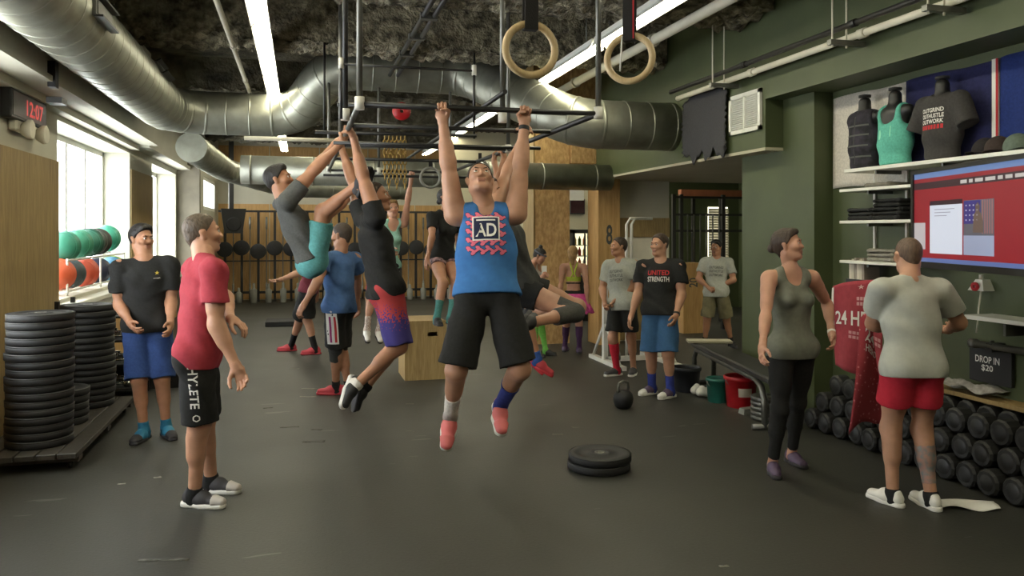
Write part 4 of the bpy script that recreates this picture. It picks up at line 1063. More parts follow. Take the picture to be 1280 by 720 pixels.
# --- man in grey tee, black shorts, red sock
GREYT = cl('tee_light_grey', (158, 160, 150), .08, 40)
p = Person('man in grey printed t-shirt and one red knee sock facing left', 1.635, SK2, HAIRM['brown'], 1.25)
p.torso((778, None, 9.45), (776, 327), -38).head(773, 308, -72, 4)
p.arm('R', (753, 362, -1), (756, 380, -1), 'fist').arm('L', (790, 366, -1), (765, 379, -1), 'fist', palm=-UP)
p.stand('R', 771, 462, -60).stand('L', 792, 461, -20).finish().hair('short', .009)
t = p.shirt(GREYT, hem=.09, sleeve=.66, loose=.026, seed=141)
for i, g in enumerate(lines_geo(['OUTGRIND', 'OUTHUSTLE', 'OUTWORK'])): p.drape('shirt_lettering', t, g, .19, p.at(-.01, .12 + .052 * i), M['print_dark'], hscale=.036)
p.shorts(BLK, .80, .02, seed=142)
p.sock('R', .15, cl('sock_red', (176, 34, 50)))
for k in 'RL': p.shoe(k, SHD, SHW)
# --- man in black tee and blue shorts, arms at sides
p = Person('man in black lettered t-shirt, blue shorts and blue socks standing by the kettlebell', 1.68, SK1, HAIRM['brown'], 1.1, 1.06)
p.torso((825, None, 8.25), (826, 328), -22).head(824, 305, -50, 0)
p.arm('R', (797, 370, -1), (789, 395, -1)).arm('L', (852, 368, -1), (845, 394, -1))
p.stand('R', 815, 484, -52).stand('L', 838, 488, -48).finish().hair('short', .01)
t = p.shirt(BLK, hem=.05, sleeve=.62, seed=151, loose=.024)
for i, (g, mm) in enumerate(zip(lines_geo(['UNITED', 'STRENGTH']), (M['print_red'], M['print_white']))): p.drape('shirt_lettering', t, g, .22, p.at(0, .12 + .066 * i), mm, hscale=.052)
p.shorts(cl('shorts_steel_blue', (60, 96, 134), .08, 40), .96, .03, seed=152)
for k in 'RL': p.sock(k, .58, SOCKB); p.shoe(k, SHP, SHW, SHW)
p.band('watch', 'L', 'el', 'wr', .88, .97, .035, .034, M['rubber'])
# --- man in grey tee and khaki shorts behind the bench
p = Person('man in grey printed t-shirt and khaki shorts standing behind the bench', 1.575, SK2, HAIRM['black'], 1.5)
p.torso((895, None, 11.75), (896, 324), -18).head(895, 307, -40, -4)
p.arm('R', (873, 348, -1), (886, 360, -1), 'fist', palm=RT).arm('L', (917, 350, -1), (894, 361, -1), 'fist', palm=-RT)
p.stand('R', 881, 428, -30).stand('L', 914, 428, 10).finish().hair('quiff', .012)
t = p.shirt(GREYT, hem=.09, sleeve=.66, loose=.024, seed=161)
for i, g in enumerate(lines_geo(['OUTGRIND', 'OUTHUSTLE', 'OUTWORK'])): p.drape('shirt_lettering', t, g, .20, p.at(0, .13 + .056 * i), M['print_dark'], hscale=.038)
p.shorts(cl('shorts_khaki', (112, 106, 80), .1, 30), .95, .03, seed=162)
for k in 'RL': p.sock(k, .78, SOCKK); p.shoe(k, SHK, SHD)
# --- woman walking at right
p = Person('woman in grey tank top and black leggings walking past the green column', 1.72, SK3, HAIRM['brown'], 1.0, .98, True)
p.torso((990, None, 5.55), (988, 336), 12).head(985, 303, 58, 8)
p.arm('R', (957, 396, -1), (953, 434, -1)).arm('L', (1034, 380, 1), (1040, 418, -1), palm=-RT)
p.stand('R', 966, 578, -8).stand('L', 990, 566, 12).finish().hair('bun', .012)
p.shirt(cl('tank_olive_grey', (106, 108, 96), .1, 30), 'tank', hem=.08, seed=171, infl=.010, loose=.010, amp=.0018); p.leggings(BLK, .90)
for k in 'RL': p.shoe(k, SHP, SHD)
p.band('watch', 'L', 'el', 'wr', .88, .98, .030, .029, M['print_white'])
# --- man in red shorts at the screen
p = Person('man with buzz cut in pale grey t-shirt and red shorts facing the television', 1.68, SK1, HAIRM['buzz'], 1.0, 1.05)
p.torso((1141, None, 4.92), (1138, 352), 184).head(1135, 320, 178, -2)
p.arm('L', (1091, 404, 1), (1106, 412, 1), 'fist', palm=UP).arm('R', (1199, 403, 1), (1186, 412, 1), 'fist', palm=UP)
p.stand('L', 1116, 617, 205).stand('R', 1164, 621, 188).finish().hair('buzz', .003)
p.shirt(cl('tee_pale_grey', (170, 172, 162), .05, 30), hem=.07, sleeve=.62, loose=.026, seed=181, amp=.003); p.shorts(cl('shorts_red', (172, 38, 54), .08, 30), .56, .03, seed=182)
for k in 'RL': p.sock(k, .92, SOCKK); p.shoe(k, SHW, SHW)
kn, ank = p.J['knR'], p.J['anR']
TAT = mat('tattoo_ink', (104, 120, 122), .55, rgb2=(160, 120, 106), scale=32)
p.mesh('leg_tattoo', sdf_mesh(p.leg_prims('R', .0025, 'shin')[1:], .008, cuts=[(kn + (ank - kn) * .22, -nrm(ank - kn)), (kn + (ank - kn) * .80, nrm(ank - kn))]), TAT)
# ================================================================ pull-up rig
rig = empty('pullup_rig', (SIDE_L, BARY, 0), 0, 'black steel pull-up rig hung from the ceiling', 'pull-up rig')
def rt(name, pts, r=.019, m=None): return MB().tube([V(*p) - V(SIDE_L, BARY, 0) for p in pts], r, 12).build(name, m or M['black'], rig)
rt('front_bar', [(SIDE_L - .02, BARY, BARZ), (SIDE_R, BARY, BARZ)], .017)
for x in (SIDE_L, SIDE_R):
    rt('side_bar', [(x, BARY - .02, BARZ), (x, 10.75, BARZ)], .021, M['steel'] if x == SIDE_L else M['black'])
for y in (6.1, 7.5, 8.9, 10.6):
    rt('cross_bar', [(SIDE_L, y, BARZ), (SIDE_R, y, BARZ)], .017)
for y, z in ((5.9, 2.62), (6.6, 2.42), (9.5, 2.36)):
    rt('cross_bar', [(SIDE_L - .1, y, z), (SIDE_R + .05, y, z)], .015)
rt('middle_bar', [(1.30, BARY, 2.62), (1.30, 10.6, 2.62)], .016)
for x, y in ((SIDE_L, BARY), (SIDE_R, BARY), (SIDE_L - .06, 5.6), (1.37, BARY + .35), (SIDE_L, 7.5), (SIDE_R, 7.5), (SIDE_L, 10.6), (SIDE_R, 10.6), (1.0, 10.6)):
    rt('hanger_post', [(x, y, BARZ), (x, y, ZC)], .019, M['steel'] if x > .3 else M['black'])
    rt('clamp', [(x, y, BARZ - .035), (x, y, BARZ + .045)], .031, M['white_steel'])
rt('upper_rod', [(SIDE_L - .1, 5.35, 2.80), (1.15, 5.35, 2.80)], .008)
for x, y in ((SIDE_L - .1, 5.35), (1.15, 5.35)):
    rt('rod_post', [(x, y, 2.44), (x, y, 2.83)], .010); rt('clamp', [(x, y, 2.77), (x, y, 2.84)], .017, M['white_steel'])
rt('cross_bar', [(-.55, 8.6, 2.66), (SIDE_L, 8.6, 2.66)], .022, M['cream'])
yc_ = W(481, 172, 9.0)[1]; rt('cross_bar', [(SIDE_L - .2, yc_, 2.80), (SIDE_R, yc_ - .12, 2.80)], .02)
for x in (SIDE_L - .1, SIDE_R): rt('hanger_post', [(x, yc_, 2.78), (x, yc_, ZC)], .012)
# chains hanging from the rig
for i in range(6):
    c = W(481 + i * 5.0, 172, 9.0); c[2] = 2.76; n = 9 + (i * 2) % 4
    mb = MB()
    for j in range(n):
        z = -.055 * j; ax = (1, 0) if j % 2 else (0, 1)
        mb.tube([V(ax[0] * .017 * math.cos(a), ax[1] * .017 * math.cos(a), z + .034 * math.sin(a)) for a in [2 * PI * q / 10 for q in range(10)]], .007, 5, closed=True)
    o = mb.build('chain', M['gold']); o.location = c
    tag(o, 'brass-coloured chain strand hanging behind the rig, %s of six from left' % ORD[i].replace('nearest', 'first'), 'chain', 'chains hanging behind the rig')
for i, (px, py, d, mm, lab) in enumerate(((502, 139, 8.6, M['red_paint'], 'red round disc on the rig above the chains'),)):
    o = MB().lathe([(.02, -.02), (.09, -.02), (.10, 0), (.09, .02), (.05, .025), (.045, .01), (.02, .01), (.02, -.02)], 24, (0, 0, 0), 'y').build('red_disc', mm); o.location = W(px, py, d); tag(o, lab, 'disc')
for px, py, d in ((538, 222, 9.0), (600, 212, 9.6)):
    r = empty('hanging_ring', W(px, py, d), 0, ('left' if px < 570 else 'right') + ' small grey ring dangling from a far rig bar', 'ring', 'small rings on the far rig')
    MB().tube([V(.11 * math.cos(a), 0, .11 * math.sin(a)) for a in [2 * PI * q / 20 for q in range(20)]], .016, 8, closed=True).build('hoop', M['grey_plastic'], r)
    MB().box(-.02, .02, -.003, .003, .10, max(.2, 2.5 - W(px, py, d)[2])).build('strap', M['strap'], r)
# gymnastic rings ---------------------------------------------------------
for (px, py, d, tilt, lab) in ((663, 62, 3.25, .25, 'left wooden gymnastic ring on black strap'), (787, 73, 3.65, -.35, 'right wooden gymnastic ring on black and red strap')):
    c = W(px, py, d); r = empty('gymnastic_ring', c, -PSI + tilt, lab, 'ring', 'wooden gymnastic rings')
    MB().tube([V(.104 * math.cos(a), 0, .104 * math.sin(a)) for a in [2 * PI * q / 48 for q in range(48)]], .0155, 14, closed=True).build('hoop', M['ring_wood'], r)
    st = MB().box(-.028, .028, .0165, .021, .085, ZC - c[2]).box(-.028, .028, -.021, -.0165, .085, ZC - c[2]).box(-.028, .028, -.021, .021, .078, .085).build('strap', M['strap'], r)
    if px > 700: MB().box(.018, .024, -.0225, -.0212, .085, ZC - c[2]).build('stripe', M['print_red'], st)
    else: MB().box(-.034, .034, -.028, .028, .24, .36).build('buckle', M['black'], r)
    if px > 700: MB().tube([(-.03, -.02, .10), (-.036, -.02, 0.0), (-.04, -.02, -.06)], .004, 6).build('cord', M['print_white'], r); 
# plate stacks --------------------------------------------------------------
PL = MB().lathe([(.026, 0), (.08, 0), (.085, .004), (.16, .004), (.17, 0), (.215, 0), (.2255, .008), (.2255, .048), (.215, .056), (.17, .056), (.16, .050), (.085, .050), (.08, .056), (.026, .056), (.026, 0)], 40)
plm = PL.build('bumper_plate', M['rubber']); HUB = MB().lathe([(.0255, -.001), (.040, -.001), (.040, .057), (.0255, .057), (.0255, -.001)], 20); hubm = HUB.build('hub', M['steel'])
RIM = MB().lathe([(.2256, .046), (.2268, .049), (.2268, .053), (.2215, .0555)], 40); rimm = RIM.build('rim', mat('worn_rim', (40, 40, 38), .5, var=.3, scale=12))
for o in (plm, hubm, rimm): COL.objects.unlink(o)
def plate(loc, label, group, rz=0, tilt=0):
    o = bpy.data.objects.new('bumper_plate', plm.data); o.location = [float(c) for c in loc]; o.rotation_euler = (tilt, 0, rz); link(o); tag(o, label, 'weight plate', group)
    inst('hub', hubm, o, (0, 0, 0)); inst('rim', rimm, o, (0, 0, 0)); return o
PALZ = .13
ORDW = 'first second third fourth fifth sixth seventh eighth ninth tenth eleventh twelfth thirteenth fourteenth fifteenth sixteenth seventeenth eighteenth nineteenth twentieth'.split()
def stack(x, y, n, where):
    for i in range(n):
        nth = 'topmost' if i == n - 1 else ('lowest' if i == 0 else '%s from the bottom' % ORDW[i])
        plate((x + random.uniform(-.008, .008), y + random.uniform(-.008, .008), PALZ + .001 + i * .0572), 'black bumper plate in %s, %s' % (where, nth), 'stacked bumper plates on the dolly', random.uniform(0, 6))
stack(-1.87, 6.66, 17, 'tall front stack'); stack(-1.86, 8.0, 16, 'tall back stack'); stack(-1.92, 7.33, 5, 'short middle stack'); 
pal = empty('plate_dolly', (-1.9, 7.3, 0), 0, 'low dark wooden dolly on castors carrying the plate stacks', 'dolly')
DK = wood('dark_board', (34, 31, 27), (62, 57, 48), 1, .55)
for i in range(5): MB().box(-.30 + i * .135, -.30 + i * .135 + .125, -1.02, 1.05, .09, PALZ, .004).build('board', DK, pal)
for y in (-.9, 0, .92): MB().box(-.30, .365, y - .05, y + .05, .055, .089).build('crossbeam', DK, pal)
for x in (-.24, .30):
    for y in (-.9, .92):
        w = MB().lathe([(.001, -.014), (.024, -.014), (.027, -.01), (.027, .01), (.024, .014), (.001, .014)], 16, (x, y, .0275), 'x').build('castor', M['rubber'], pal)
# two plates on the floor
c = onz(755, 590, 0)
for i, nm in enumerate(('lower', 'upper')):
    plate((c[0] + .008 * i, c[1] + .1, .001 + i * .0575), '%s of two black bumper plates stacked on the open floor' % nm, 'plates on the open floor', i)
# storage rack behind plates with small chrome dumbbells
r = empty('storage_rack', (-2.0, 9.0, 0), 0, 'black steel rack holding chrome dumbbells beside the plate stacks', 'rack')
for x in (-.3, .42):
    for y in (-.28, .28): MB().box(x - .02, x + .02, y - .02, y + .02, 0, 1.02).build('upright', M['black'], r)
for z in (.12, .36, .60, .84): MB().box(-.30, .44, -.30, .30, z, z + .02).build('shelf', M['black'], r)
DBH = MB().lathe([(.001, -.03), (.032, -.03), (.038, -.022), (.038, .022), (.032, .03), (.001, .03)], 14, (0, 0, 0), 'x').build('head', M['chrome']); DBR = MB().tube([(-.09, 0, 0), (.09, 0, 0)], .012, 10).build('handle', M['chrome'])
for o in (DBH, DBR): COL.objects.unlink(o)
k = 0
for zi, z in enumerate((.14, .38, .62, .86)):
    for j in range(4):
        d = empty('dumbbell', (-1.78 + .03 * (zi % 2), 8.78 + j * .13, z + .038), 0, 'small chrome dumbbell on the %s shelf of the black rack, %s from the front' % (('lowest', 'second', 'third', 'top')[zi], ('first', 'second', 'third', 'fourth')[j]), 'dumbbell', 'chrome dumbbells on the rack')
        inst('handle', DBR, d, (0, 0, 0)); inst('head', DBH, d, (-.1, 0, 0)); inst('head', DBH, d, (.1, 0, 0))
# exercise balls ---------------------------------------------------------
def ball(px, py, rr, rgb, label, band=None, x=-2.55):
    c = onx(px, py, x); r = empty('exercise_ball', c, 0, label, 'ball', 'exercise balls on the window rack')
    prof = [(max(.0005, rr * math.sin(a)), -rr * math.cos(a)) for a in [PI * i / 20 for i in range(21)]]
    m_ = mat('ball', rgb, .45, var=.12, scale=6, bump=.05, bscale=60)
    MB().lathe(prof, 32, (0, 0, 0), 'y').build('shell', m_, r)
    for a in (PI / 3, PI / 2, 2 * PI / 3): 
        MB().tube([V(rr * 1.0 * math.sin(a) * math.cos(t), -rr * math.cos(a), rr * math.sin(a) * math.sin(t)) for t in [2 * PI * q / 40 for q in range(40)]], .0035, 5, closed=True).build('seam', m_, r)
    if band: MB().lathe([(rr * .99, -.05), (rr * 1.012, -.045), (rr * 1.012, .045), (rr * .99, .05)], 36, (0, 0, 0), 'y').build('band', mat('ball_band', band, .5), r)
    return c
GR = (52, 128, 104)
ball(80, 308, .175, GR, 'green exercise ball at the left end of the top row'); ball(97, 305, .175, (60, 136, 108), 'second green exercise ball of the top row'); ball(111, 303, .175, (48, 104, 84), 'third green exercise ball of the top row', (40, 70, 58))
ball(121, 302, .172, (66, 70, 62), 'dark olive ball of the top row beside the last green ball', (70, 50, 44)); ball(133, 298, .18, (60, 150, 122), 'brightest green exercise ball at the right end of the top row')
ball(74, 343, .17, (206, 92, 58), 'orange exercise ball at the left end of the lower row'); ball(88, 342, .165, (66, 78, 84), 'slate grey ball between the two orange balls'); ball(104, 340, .18, (202, 84, 58), 'large orange exercise ball in the middle of the lower row')
ball(122, 338, .165, (42, 48, 66), 'dark navy ball right of the large orange ball'); ball(140, 336, .18, (72, 120, 150), 'blue ball with yellow-green patch at the right end of the lower row', (150, 176, 60))
ya, yb_ = onx(74, 300, -2.55)[1], onx(146, 300, -2.55)[1]
r = empty('ball_rack', (-2.55, ya, .96), 0, 'white tube rack holding the exercise balls in the window', 'rack')
for dx in (-.09, .10):
    for z in (.09, .43): MB().tube([(dx, -.1, z + (.02 if dx < 0 else 0)), (dx, yb_ - ya, z + (.02 if dx < 0 else 0))], .012, 8).build('rail', M['white_steel'], r)
for y in (-.08, (yb_ - ya) / 2, yb_ - ya - .02):
    for dx in (-.09, .10): MB().tube([(dx, y, 0), (dx, y, .45)], .012, 8).build('post', M['white_steel'], r)
# dark rubber things below the window sill
r = empty('rubber_crate', onz(190, 482, 0), 0, 'black low crate on the floor behind the man in black t-shirt', 'crate')
MB().box(-.35, .35, -.2, .2, .0, .03).build('bottom', M['rubber'], r)
for x0, x1, y0, y1 in ((-.35, .35, -.2, -.17), (-.35, .35, .17, .2), (-.35, -.32, -.17, .17), (.32, .35, -.17, .17)): MB().box(x0, x1, y0, y1, .03, .26).build('side', M['rubber'], r)
# plywood box ----------------------------------------------------------------
c = onz(531, 475, 0); bx0, bx1 = ony(506, 440, c[1])[0], ony(558, 440, c[1])[0]; w_ = bx1 - bx0
r = empty('plyo_box', (bx0, c[1], 0), 0, 'plywood jump box with an oval hand hole', 'box')
BXM = wood('box_plywood', (148, 120, 74), (190, 164, 112), 1.4)
hz = .50; hx0, hx1 = w_ * .55, w_ * .78
mb = MB().box(0, hx0, 0, .02, 0, .68).box(hx1, w_, 0, .02, 0, .68).box(hx0, hx1, 0, .02, 0, hz).box(hx0, hx1, 0, .02, hz + .05, .68); mb.build('front_panel', BXM, r)
MB().box(0, .02, .02, .58, 0, .66).build('side_panel', BXM, r); MB().box(w_ - .02, w_, .02, .58, 0, .66).build('side_panel', BXM, r); MB().box(0, w_, .58, .60, 0, .68).build('back_panel', BXM, r)
MB().box(.02, w_ - .02, .02, .58, .66, .68).build('top_panel', BXM, r)
# low dark platform on floor (left, far)
o = MB().box(-.25, .25, -.3, .3, 0, .09, .01).build('rubber_step', M['rubber']); o.location = onz(350, 406, 0); tag(o, 'low black rubber block on the floor near the red trainers', 'block')
# back wall racks ---------------------------------------------------------------
yk = YB - .55
r = empty('bar_storage', (-1.9, yk, 0), 0, 'long black steel frame along the back wall holding barbells and plates', 'rack')
for z, t in ((2.18, .05), (.98, .03), (.20, .06)): MB().box(0, 7.0, -.03, .03, z, z + t).build('crossbar', M['black'], r)
nb = 18
for i in range(nb):
    x = .15 + i * .385
    MB().box(x - .03, x + .03, -.03, .03, 0, 2.2).build('upright', M['black'], r)
BAR = MB().lathe([(.001, 0), (.025, 0), (.025, .42), (.018, .42), (.018, .44), (.014, .45), (.014, 1.72), (.018, 1.75), (.025, 1.76), (.025, 2.05), (.001, 2.05)], 12).build('shaft', M['steel'])
SP = MB().lathe([(.02, -.028), (.17, -.028), (.185, -.02), (.185, .02), (.17, .028), (.02, .028)], 24, (0, 0, 0), 'y').build('weight_plate', M['rubber'])
for o in (BAR, SP): COL.objects.unlink(o)
for i in range(nb - 1):
    x = -1.9 + .15 + .19 + i * .385
    d = empty('barbell', (x, yk - .02, .0), 0, 'upright barbell in the back wall frame, %s from the left' % ORDW[i], 'barbell', 'barbells standing along the back wall')
    inst('shaft', BAR, d, (0, 0, .02))
for i in range(nb):
    x = -1.9 + .15 + i * .385; z = 1.28 + .05 * math.sin(i * 2.3)
    for j in range(2):
        o = bpy.data.objects.new('weight_plate', SP.data); o.location = (x, yk - .07 - j * .065, z); link(o)
        tag(o, '%s small black plate hung on the %s upright of the back wall frame' % (('rear', 'front')[j], ORDW[i]), 'weight plate', 'plates hung along the back wall')
DS = MB().lathe([(.001, 0), (.07, 0), (.075, .01), (.075, .28), (.05, .30), (.03, .33), (.03, .42), (.001, .43)], 14).build('post_weight', M['grey_plastic']); COL.objects.unlink(DS)
for i in range(20):
    o = bpy.data.objects.new('floor_weight', DS.data); o.location = (-1.75 + i * .34, yk - .35, 0); o.scale = (1, 1, .85 + .3 * random.random()); link(o)
    tag(o, 'grey weight post on the floor by the back wall frame, %s from left' % ORDW[i], 'weight', 'weights on the floor by the back wall')
# speaker on back
c = W(290, 276, 18.0); r = empty('loudspeaker', (c[0], c[1], c[2] - .28), .2, 'black loudspeaker hung high in the back left corner', 'speaker')
MB().add([(-.26, -.2, .55), (.28, -.2, .55), (.2, -.2, 0), (-.18, -.2, 0), (-.22, .2, .55), (.22, .2, .55), (.16, .2, 0), (-.14, .2, 0)], [(0, 3, 2, 1), (4, 5, 6, 7), (0, 1, 5, 4), (1, 2, 6, 5), (2, 3, 7, 6), (3, 0, 4, 7)]).build('cabinet', M['black'], r)
MB().lathe([(.001, 0), (.15, 0), (.16, -.012), (.13, -.012), (.06, .0), (.001, -.01)], 24, (0.01, -.202, .2), 'y').build('woofer', M['rubber'], r)
MB().box(-.05, .05, .1, .2, .55, ZC - c[2] + .28).build('bracket', M['black'], r)
# hanging television far between columns
r = empty('small_television', (ony(722, 258, 15.9)[0], 15.9, ony(722, 258, 15.9)[2]), 0, 'small black television high between the columns', 'television')
MB().box(-.17, .17, 0, .1, -.16, .16, .01).build('case', M['black'], r); MB().box(-.15, .15, -.004, 0, -.14, .14).build('screen', mat('dark_screen', (46, 26, 28), .2), r)
# drinks cooler
xa, xb = ony(716, 300, 15.2)[0], ony(748, 300, 15.2)[0]
r = empty('drinks_cooler', ((xa + xb) / 2, 15.2, 0), 0, 'lit glass-door drinks cooler between the two columns', 'cooler'); hw = (xb - xa) / 2
MB().box(-hw, -hw + .05, 0, .6, 0, 1.75).box(hw - .05, hw, 0, .6, 0, 1.75).box(-hw, hw, .55, .6, 0, 1.75).box(-hw, hw, 0, .6, 1.68, 1.75).box(-hw, hw, 0, .6, 0, .75).build('cabinet', M['black'], r)
MB().box(-hw + .05, hw - .05, .53, .549, .76, 1.67).build('light_panel', emis('cooler_light', (255, 244, 196), 1.1), r)
for z in (.98, 1.2, 1.42): MB().box(-hw + .05, hw - .05, .1, .52, z, z + .015).build('shelf', M['white_steel'], r)
MB().box(-hw + .05, hw - .05, .02, .03, .76, 1.67).build('glass_door', GLASS, r); MB().box(-.03, .0, -.01, .02, .76, 1.67).build('door_post', M['black'], r)
flat_text('sign', 'DRINKS', hw * 1.2, V(.0, .018, 1.60), V(1, 0, 0), UP, V(0, -1, 0), M['print_red'], r) if False else None
BOT = MB().lathe([(.001, 0), (.032, 0), (.034, .01), (.034, .11), (.014, .15), (.014, .175), (.001, .176)], 12)
cols = [(190, 60, 50), (220, 200, 90), (120, 160, 80), (210, 120, 60), (200, 200, 190)]
bm = [mat('bottle', c_, .3) for c_ in cols]; bme = []
for m_ in bm:
    o = BOT.build('bottle', m_); COL.objects.unlink(o); bme.append(o.data)
for zi, z in enumerate((.765, .996, 1.216, 1.436)):
    for j in range(4):
        o = bpy.data.objects.new('bottle', bme[(zi * 2 + j) % 5]); o.location = ((xa + xb) / 2 - hw + .12 + j * (2 * hw - .24) / 3, 15.42, z); link(o)
        tag(o, 'small bottle in the drinks cooler, %s shelf, %s from left' % (('lowest', 'second', 'third', 'top')[zi], ('first', 'second', 'third', 'last')[j]), 'bottle', 'bottles in the drinks cooler')
# counter under cooler and black shelf
r = empty('counter', (4.0, 14.4, 0), 0, 'dark counter between the two columns', 'counter'); xo = ony(712, 300, 14.4)[0] - 4.0
MB().box(xo - .1, xo + .7, 0, .5, .0, .82).build('body', M['black'], r); MB().box(xo - .12, xo + .72, -.03, .53, .82, .86).build('worktop', M['rubber'], r)
# white cable machine behind the men ---------------------------------------
r = empty('cable_machine', onz(795, 452, 0), 0, 'white steel cable machine with triangular feet behind the two men', 'machine')
fx = lambda px, py, y=0: W(px, py, 10.5) - np.array(r.location)
for px in (752, 826):
    x = fx(px, 400)[0]
    MB().box(x - .03, x + .03, -.03, .03, 0, 1.15 if px < 800 else 1.05).build('upright', M['white_steel'], r); MB().box(x - .04, x + .04, -.62, .5, 0, .05).build('base', M['white_steel'], r)
    MB().tube([(x, -.5, .05), (x, -.03, .5)], .02, 8).build('brace', M['white_steel'], r); MB().tube([(x, .42, .05), (x, .03, .5)], .02, 8).build('brace', M['white_steel'], r)
    MB().lathe([(.02, -.02), (.08, -.02), (.08, .02), (.02, .02), (.02, -.02)], 18, (x, -.4, .15), 'x').build('pulley', M['steel'], r)
x0, x1 = fx(752, 400)[0], fx(826, 400)[0]
MB().box(x0, x1, -.03, .03, .02, .08).build('crossmember', M['white_steel'], r)
for q in (790, 797): 
    xq = fx(q, 300)[0]; MB().tube([(xq, .2, .05), (xq, .2, 1.80), (xq + .05, .2, 1.88), (xq + .3, .2, 1.88)], .02, 10).build('handle_tube', M['white_steel'], r)
# back room rig, ring pairs, bright blind, copper beam, plywood box
r = empty('squat_rack', (ony(842, 300, 12.6)[0], 12.6, 0), 0, 'black squat rack behind the man in khaki shorts', 'rack')
wq = ony(928, 300, 12.6)[0] - r.location[0] + .2
for x in (0, .14, wq * .62, wq):
    for y in (0, 1.1): MB().box(x - .03, x + .03, y - .03, y + .03, 0, 2.35).build('upright', M['black'], r)
for z in (1.72, 2.0, 2.30):
    MB().box(0, wq, -.02, .02, z - .02, z + .02).build('crossbar', M['black'], r)
for i in range(6): MB().tube([(.25 + i * .12, -.03, 1.0 + .1 * (i % 3)), (.25 + i * .12, -.03, 2.0)], .012, 8).build('hanging_bar', M['steel'], r)
o = MB().box(-.6, 1.2, 0, .12, 0, .16).build('copper_beam', mat('copper_paint', (150, 92, 62), .6)); o.location = (ony(888, 245, 13.5)[0], 13.5, ony(888, 248, 13.5)[2]); tag(o, 'rust coloured beam across the back room', 'beam')
xb0 = ony(896, 300, 15.8)[0]; xb1 = ony(921, 300, 15.8)[0]
o = MB(); 
r = empty('window_blind', (xb0, 16.172, 1.0), 0, 'bright slatted blind in the back room', 'blind')
BL = mat('blind_slat', (226, 220, 196), .6)
sl = MB().box(0, xb1 - xb0, -.01, .01, 0, .05).build('slat', BL); COL.objects.unlink(sl)
for i in range(22): inst('slat', sl, r, (0, 0, i * .056), (.5, 0, 0))
MB().box(0, xb1 - xb0, .02, .03, -.02, 1.26).build('backing', emis('daylit_blind', (255, 250, 225), 1.6), r)
o = MB().box(6.41, 9.6, 16.2, 16.35, 0, ZC).build('wall_annex_back', M['green']); tag(o, kind='structure')
r = empty('plyo_box', (ony(868, 355, 12.2)[0], 12.2, 0), 0, 'plywood box with stencilled 20 behind the man in khaki shorts', 'box')
c = ony(868, 355, 12.2); MB().box(-.2, .16, 0, .36, 0, .02).box(-.2, .16, 0, .02, .02, 1.16).box(-.2, -.18, .02, .36, .02, 1.16).box(.14, .16, .02, .36, .02, 1.16).box(-.2, .16, .34, .36, .02, 1.16).build('carcass', M['plywood_warm'], r); MB().box(-.2, .16, 0, .36, 1.16, 1.18).build('lid', M['plywood_warm'], r)
flat_text('stencil', '20', .16, V(-.02, 0, .85), V(0, 0, 1), V(-1, 0, 0), V(0, -1, 0), M['print_dark'], r, hscale=.16)
# kettlebells ------------------------------------------------------------
def kettle(loc, s_, label):
    r = empty('kettlebell', loc, .4, label, 'kettlebell')
    MB().lathe([(.001, 0), (.06 * s_, 0), (.09 * s_, .02 * s_), (.108 * s_, .07 * s_), (.112 * s_, .11 * s_), (.10 * s_, .155 * s_), (.07 * s_, .19 * s_), (.001, .20 * s_)], 28).build('bell', M['rubber'], r)
    MB().tube([V(.062 * s_, 0, .16 * s_), V(.078 * s_, 0, .22 * s_), V(.066 * s_, 0, .275 * s_), V(0, 0, .295 * s_), V(-.066 * s_, 0, .275 * s_), V(-.078 * s_, 0, .22 * s_), V(-.062 * s_, 0, .16 * s_)], .0165 * s_, 12).build('handle', M['steel'], r)
kettle(onz(779, 510, 0) , .88, 'black kettlebell standing on the floor by the man in black lettered t-shirt')
# bench, buckets ------------------------------------------------------------
A_ = onz(880, 480, 0); B_ = onz(968, 535, 0)
r = empty('weight_bench', (A_ + B_) / 2, math.atan2((B_ - A_)[1], (B_ - A_)[0]), 'grey steel weight bench with thin dark pad', 'bench'); Lh = np.linalg.norm(B_ - A_) / 2
mb = MB(); mb.box(-Lh - .02, Lh + .25, -.15, .15, .42, .48, .015); mb.build('pad', mat('bench_vinyl', (48, 48, 46), .5), r)
for y in (-.11, .11): 
    MB().tube([(-Lh + .0, y, .02), (-Lh + .0, y, .30), (-Lh + .08, y, .39), (-Lh + .2, y, .40), (Lh - .15, y, .40), (Lh - .02, y, .36), (Lh + .05, y, .26), (Lh + .06, y, .02)], .028, 12).build('frame', M['steel'], r)
for x in (-Lh, Lh + .06): MB().tube([(x, -.22, .028), (x, .22, .028)], .026, 10).build('foot', M['steel'], r)
o = MB().box(-.24, .24, -.09, .09, .0, .03, .006).build('board', M['soffit']); cc = W(905, 437, 9.0); o.location = (cc[0], cc[1], .48 ); o.rotation_euler = (0, 0, -.35); tag(o, 'pale flat board lying across the far end of the bench', 'board')
bp_ = np.array(r.matrix_basis @ Vector((-Lh + .12, .02, .481))); o.location = bp_
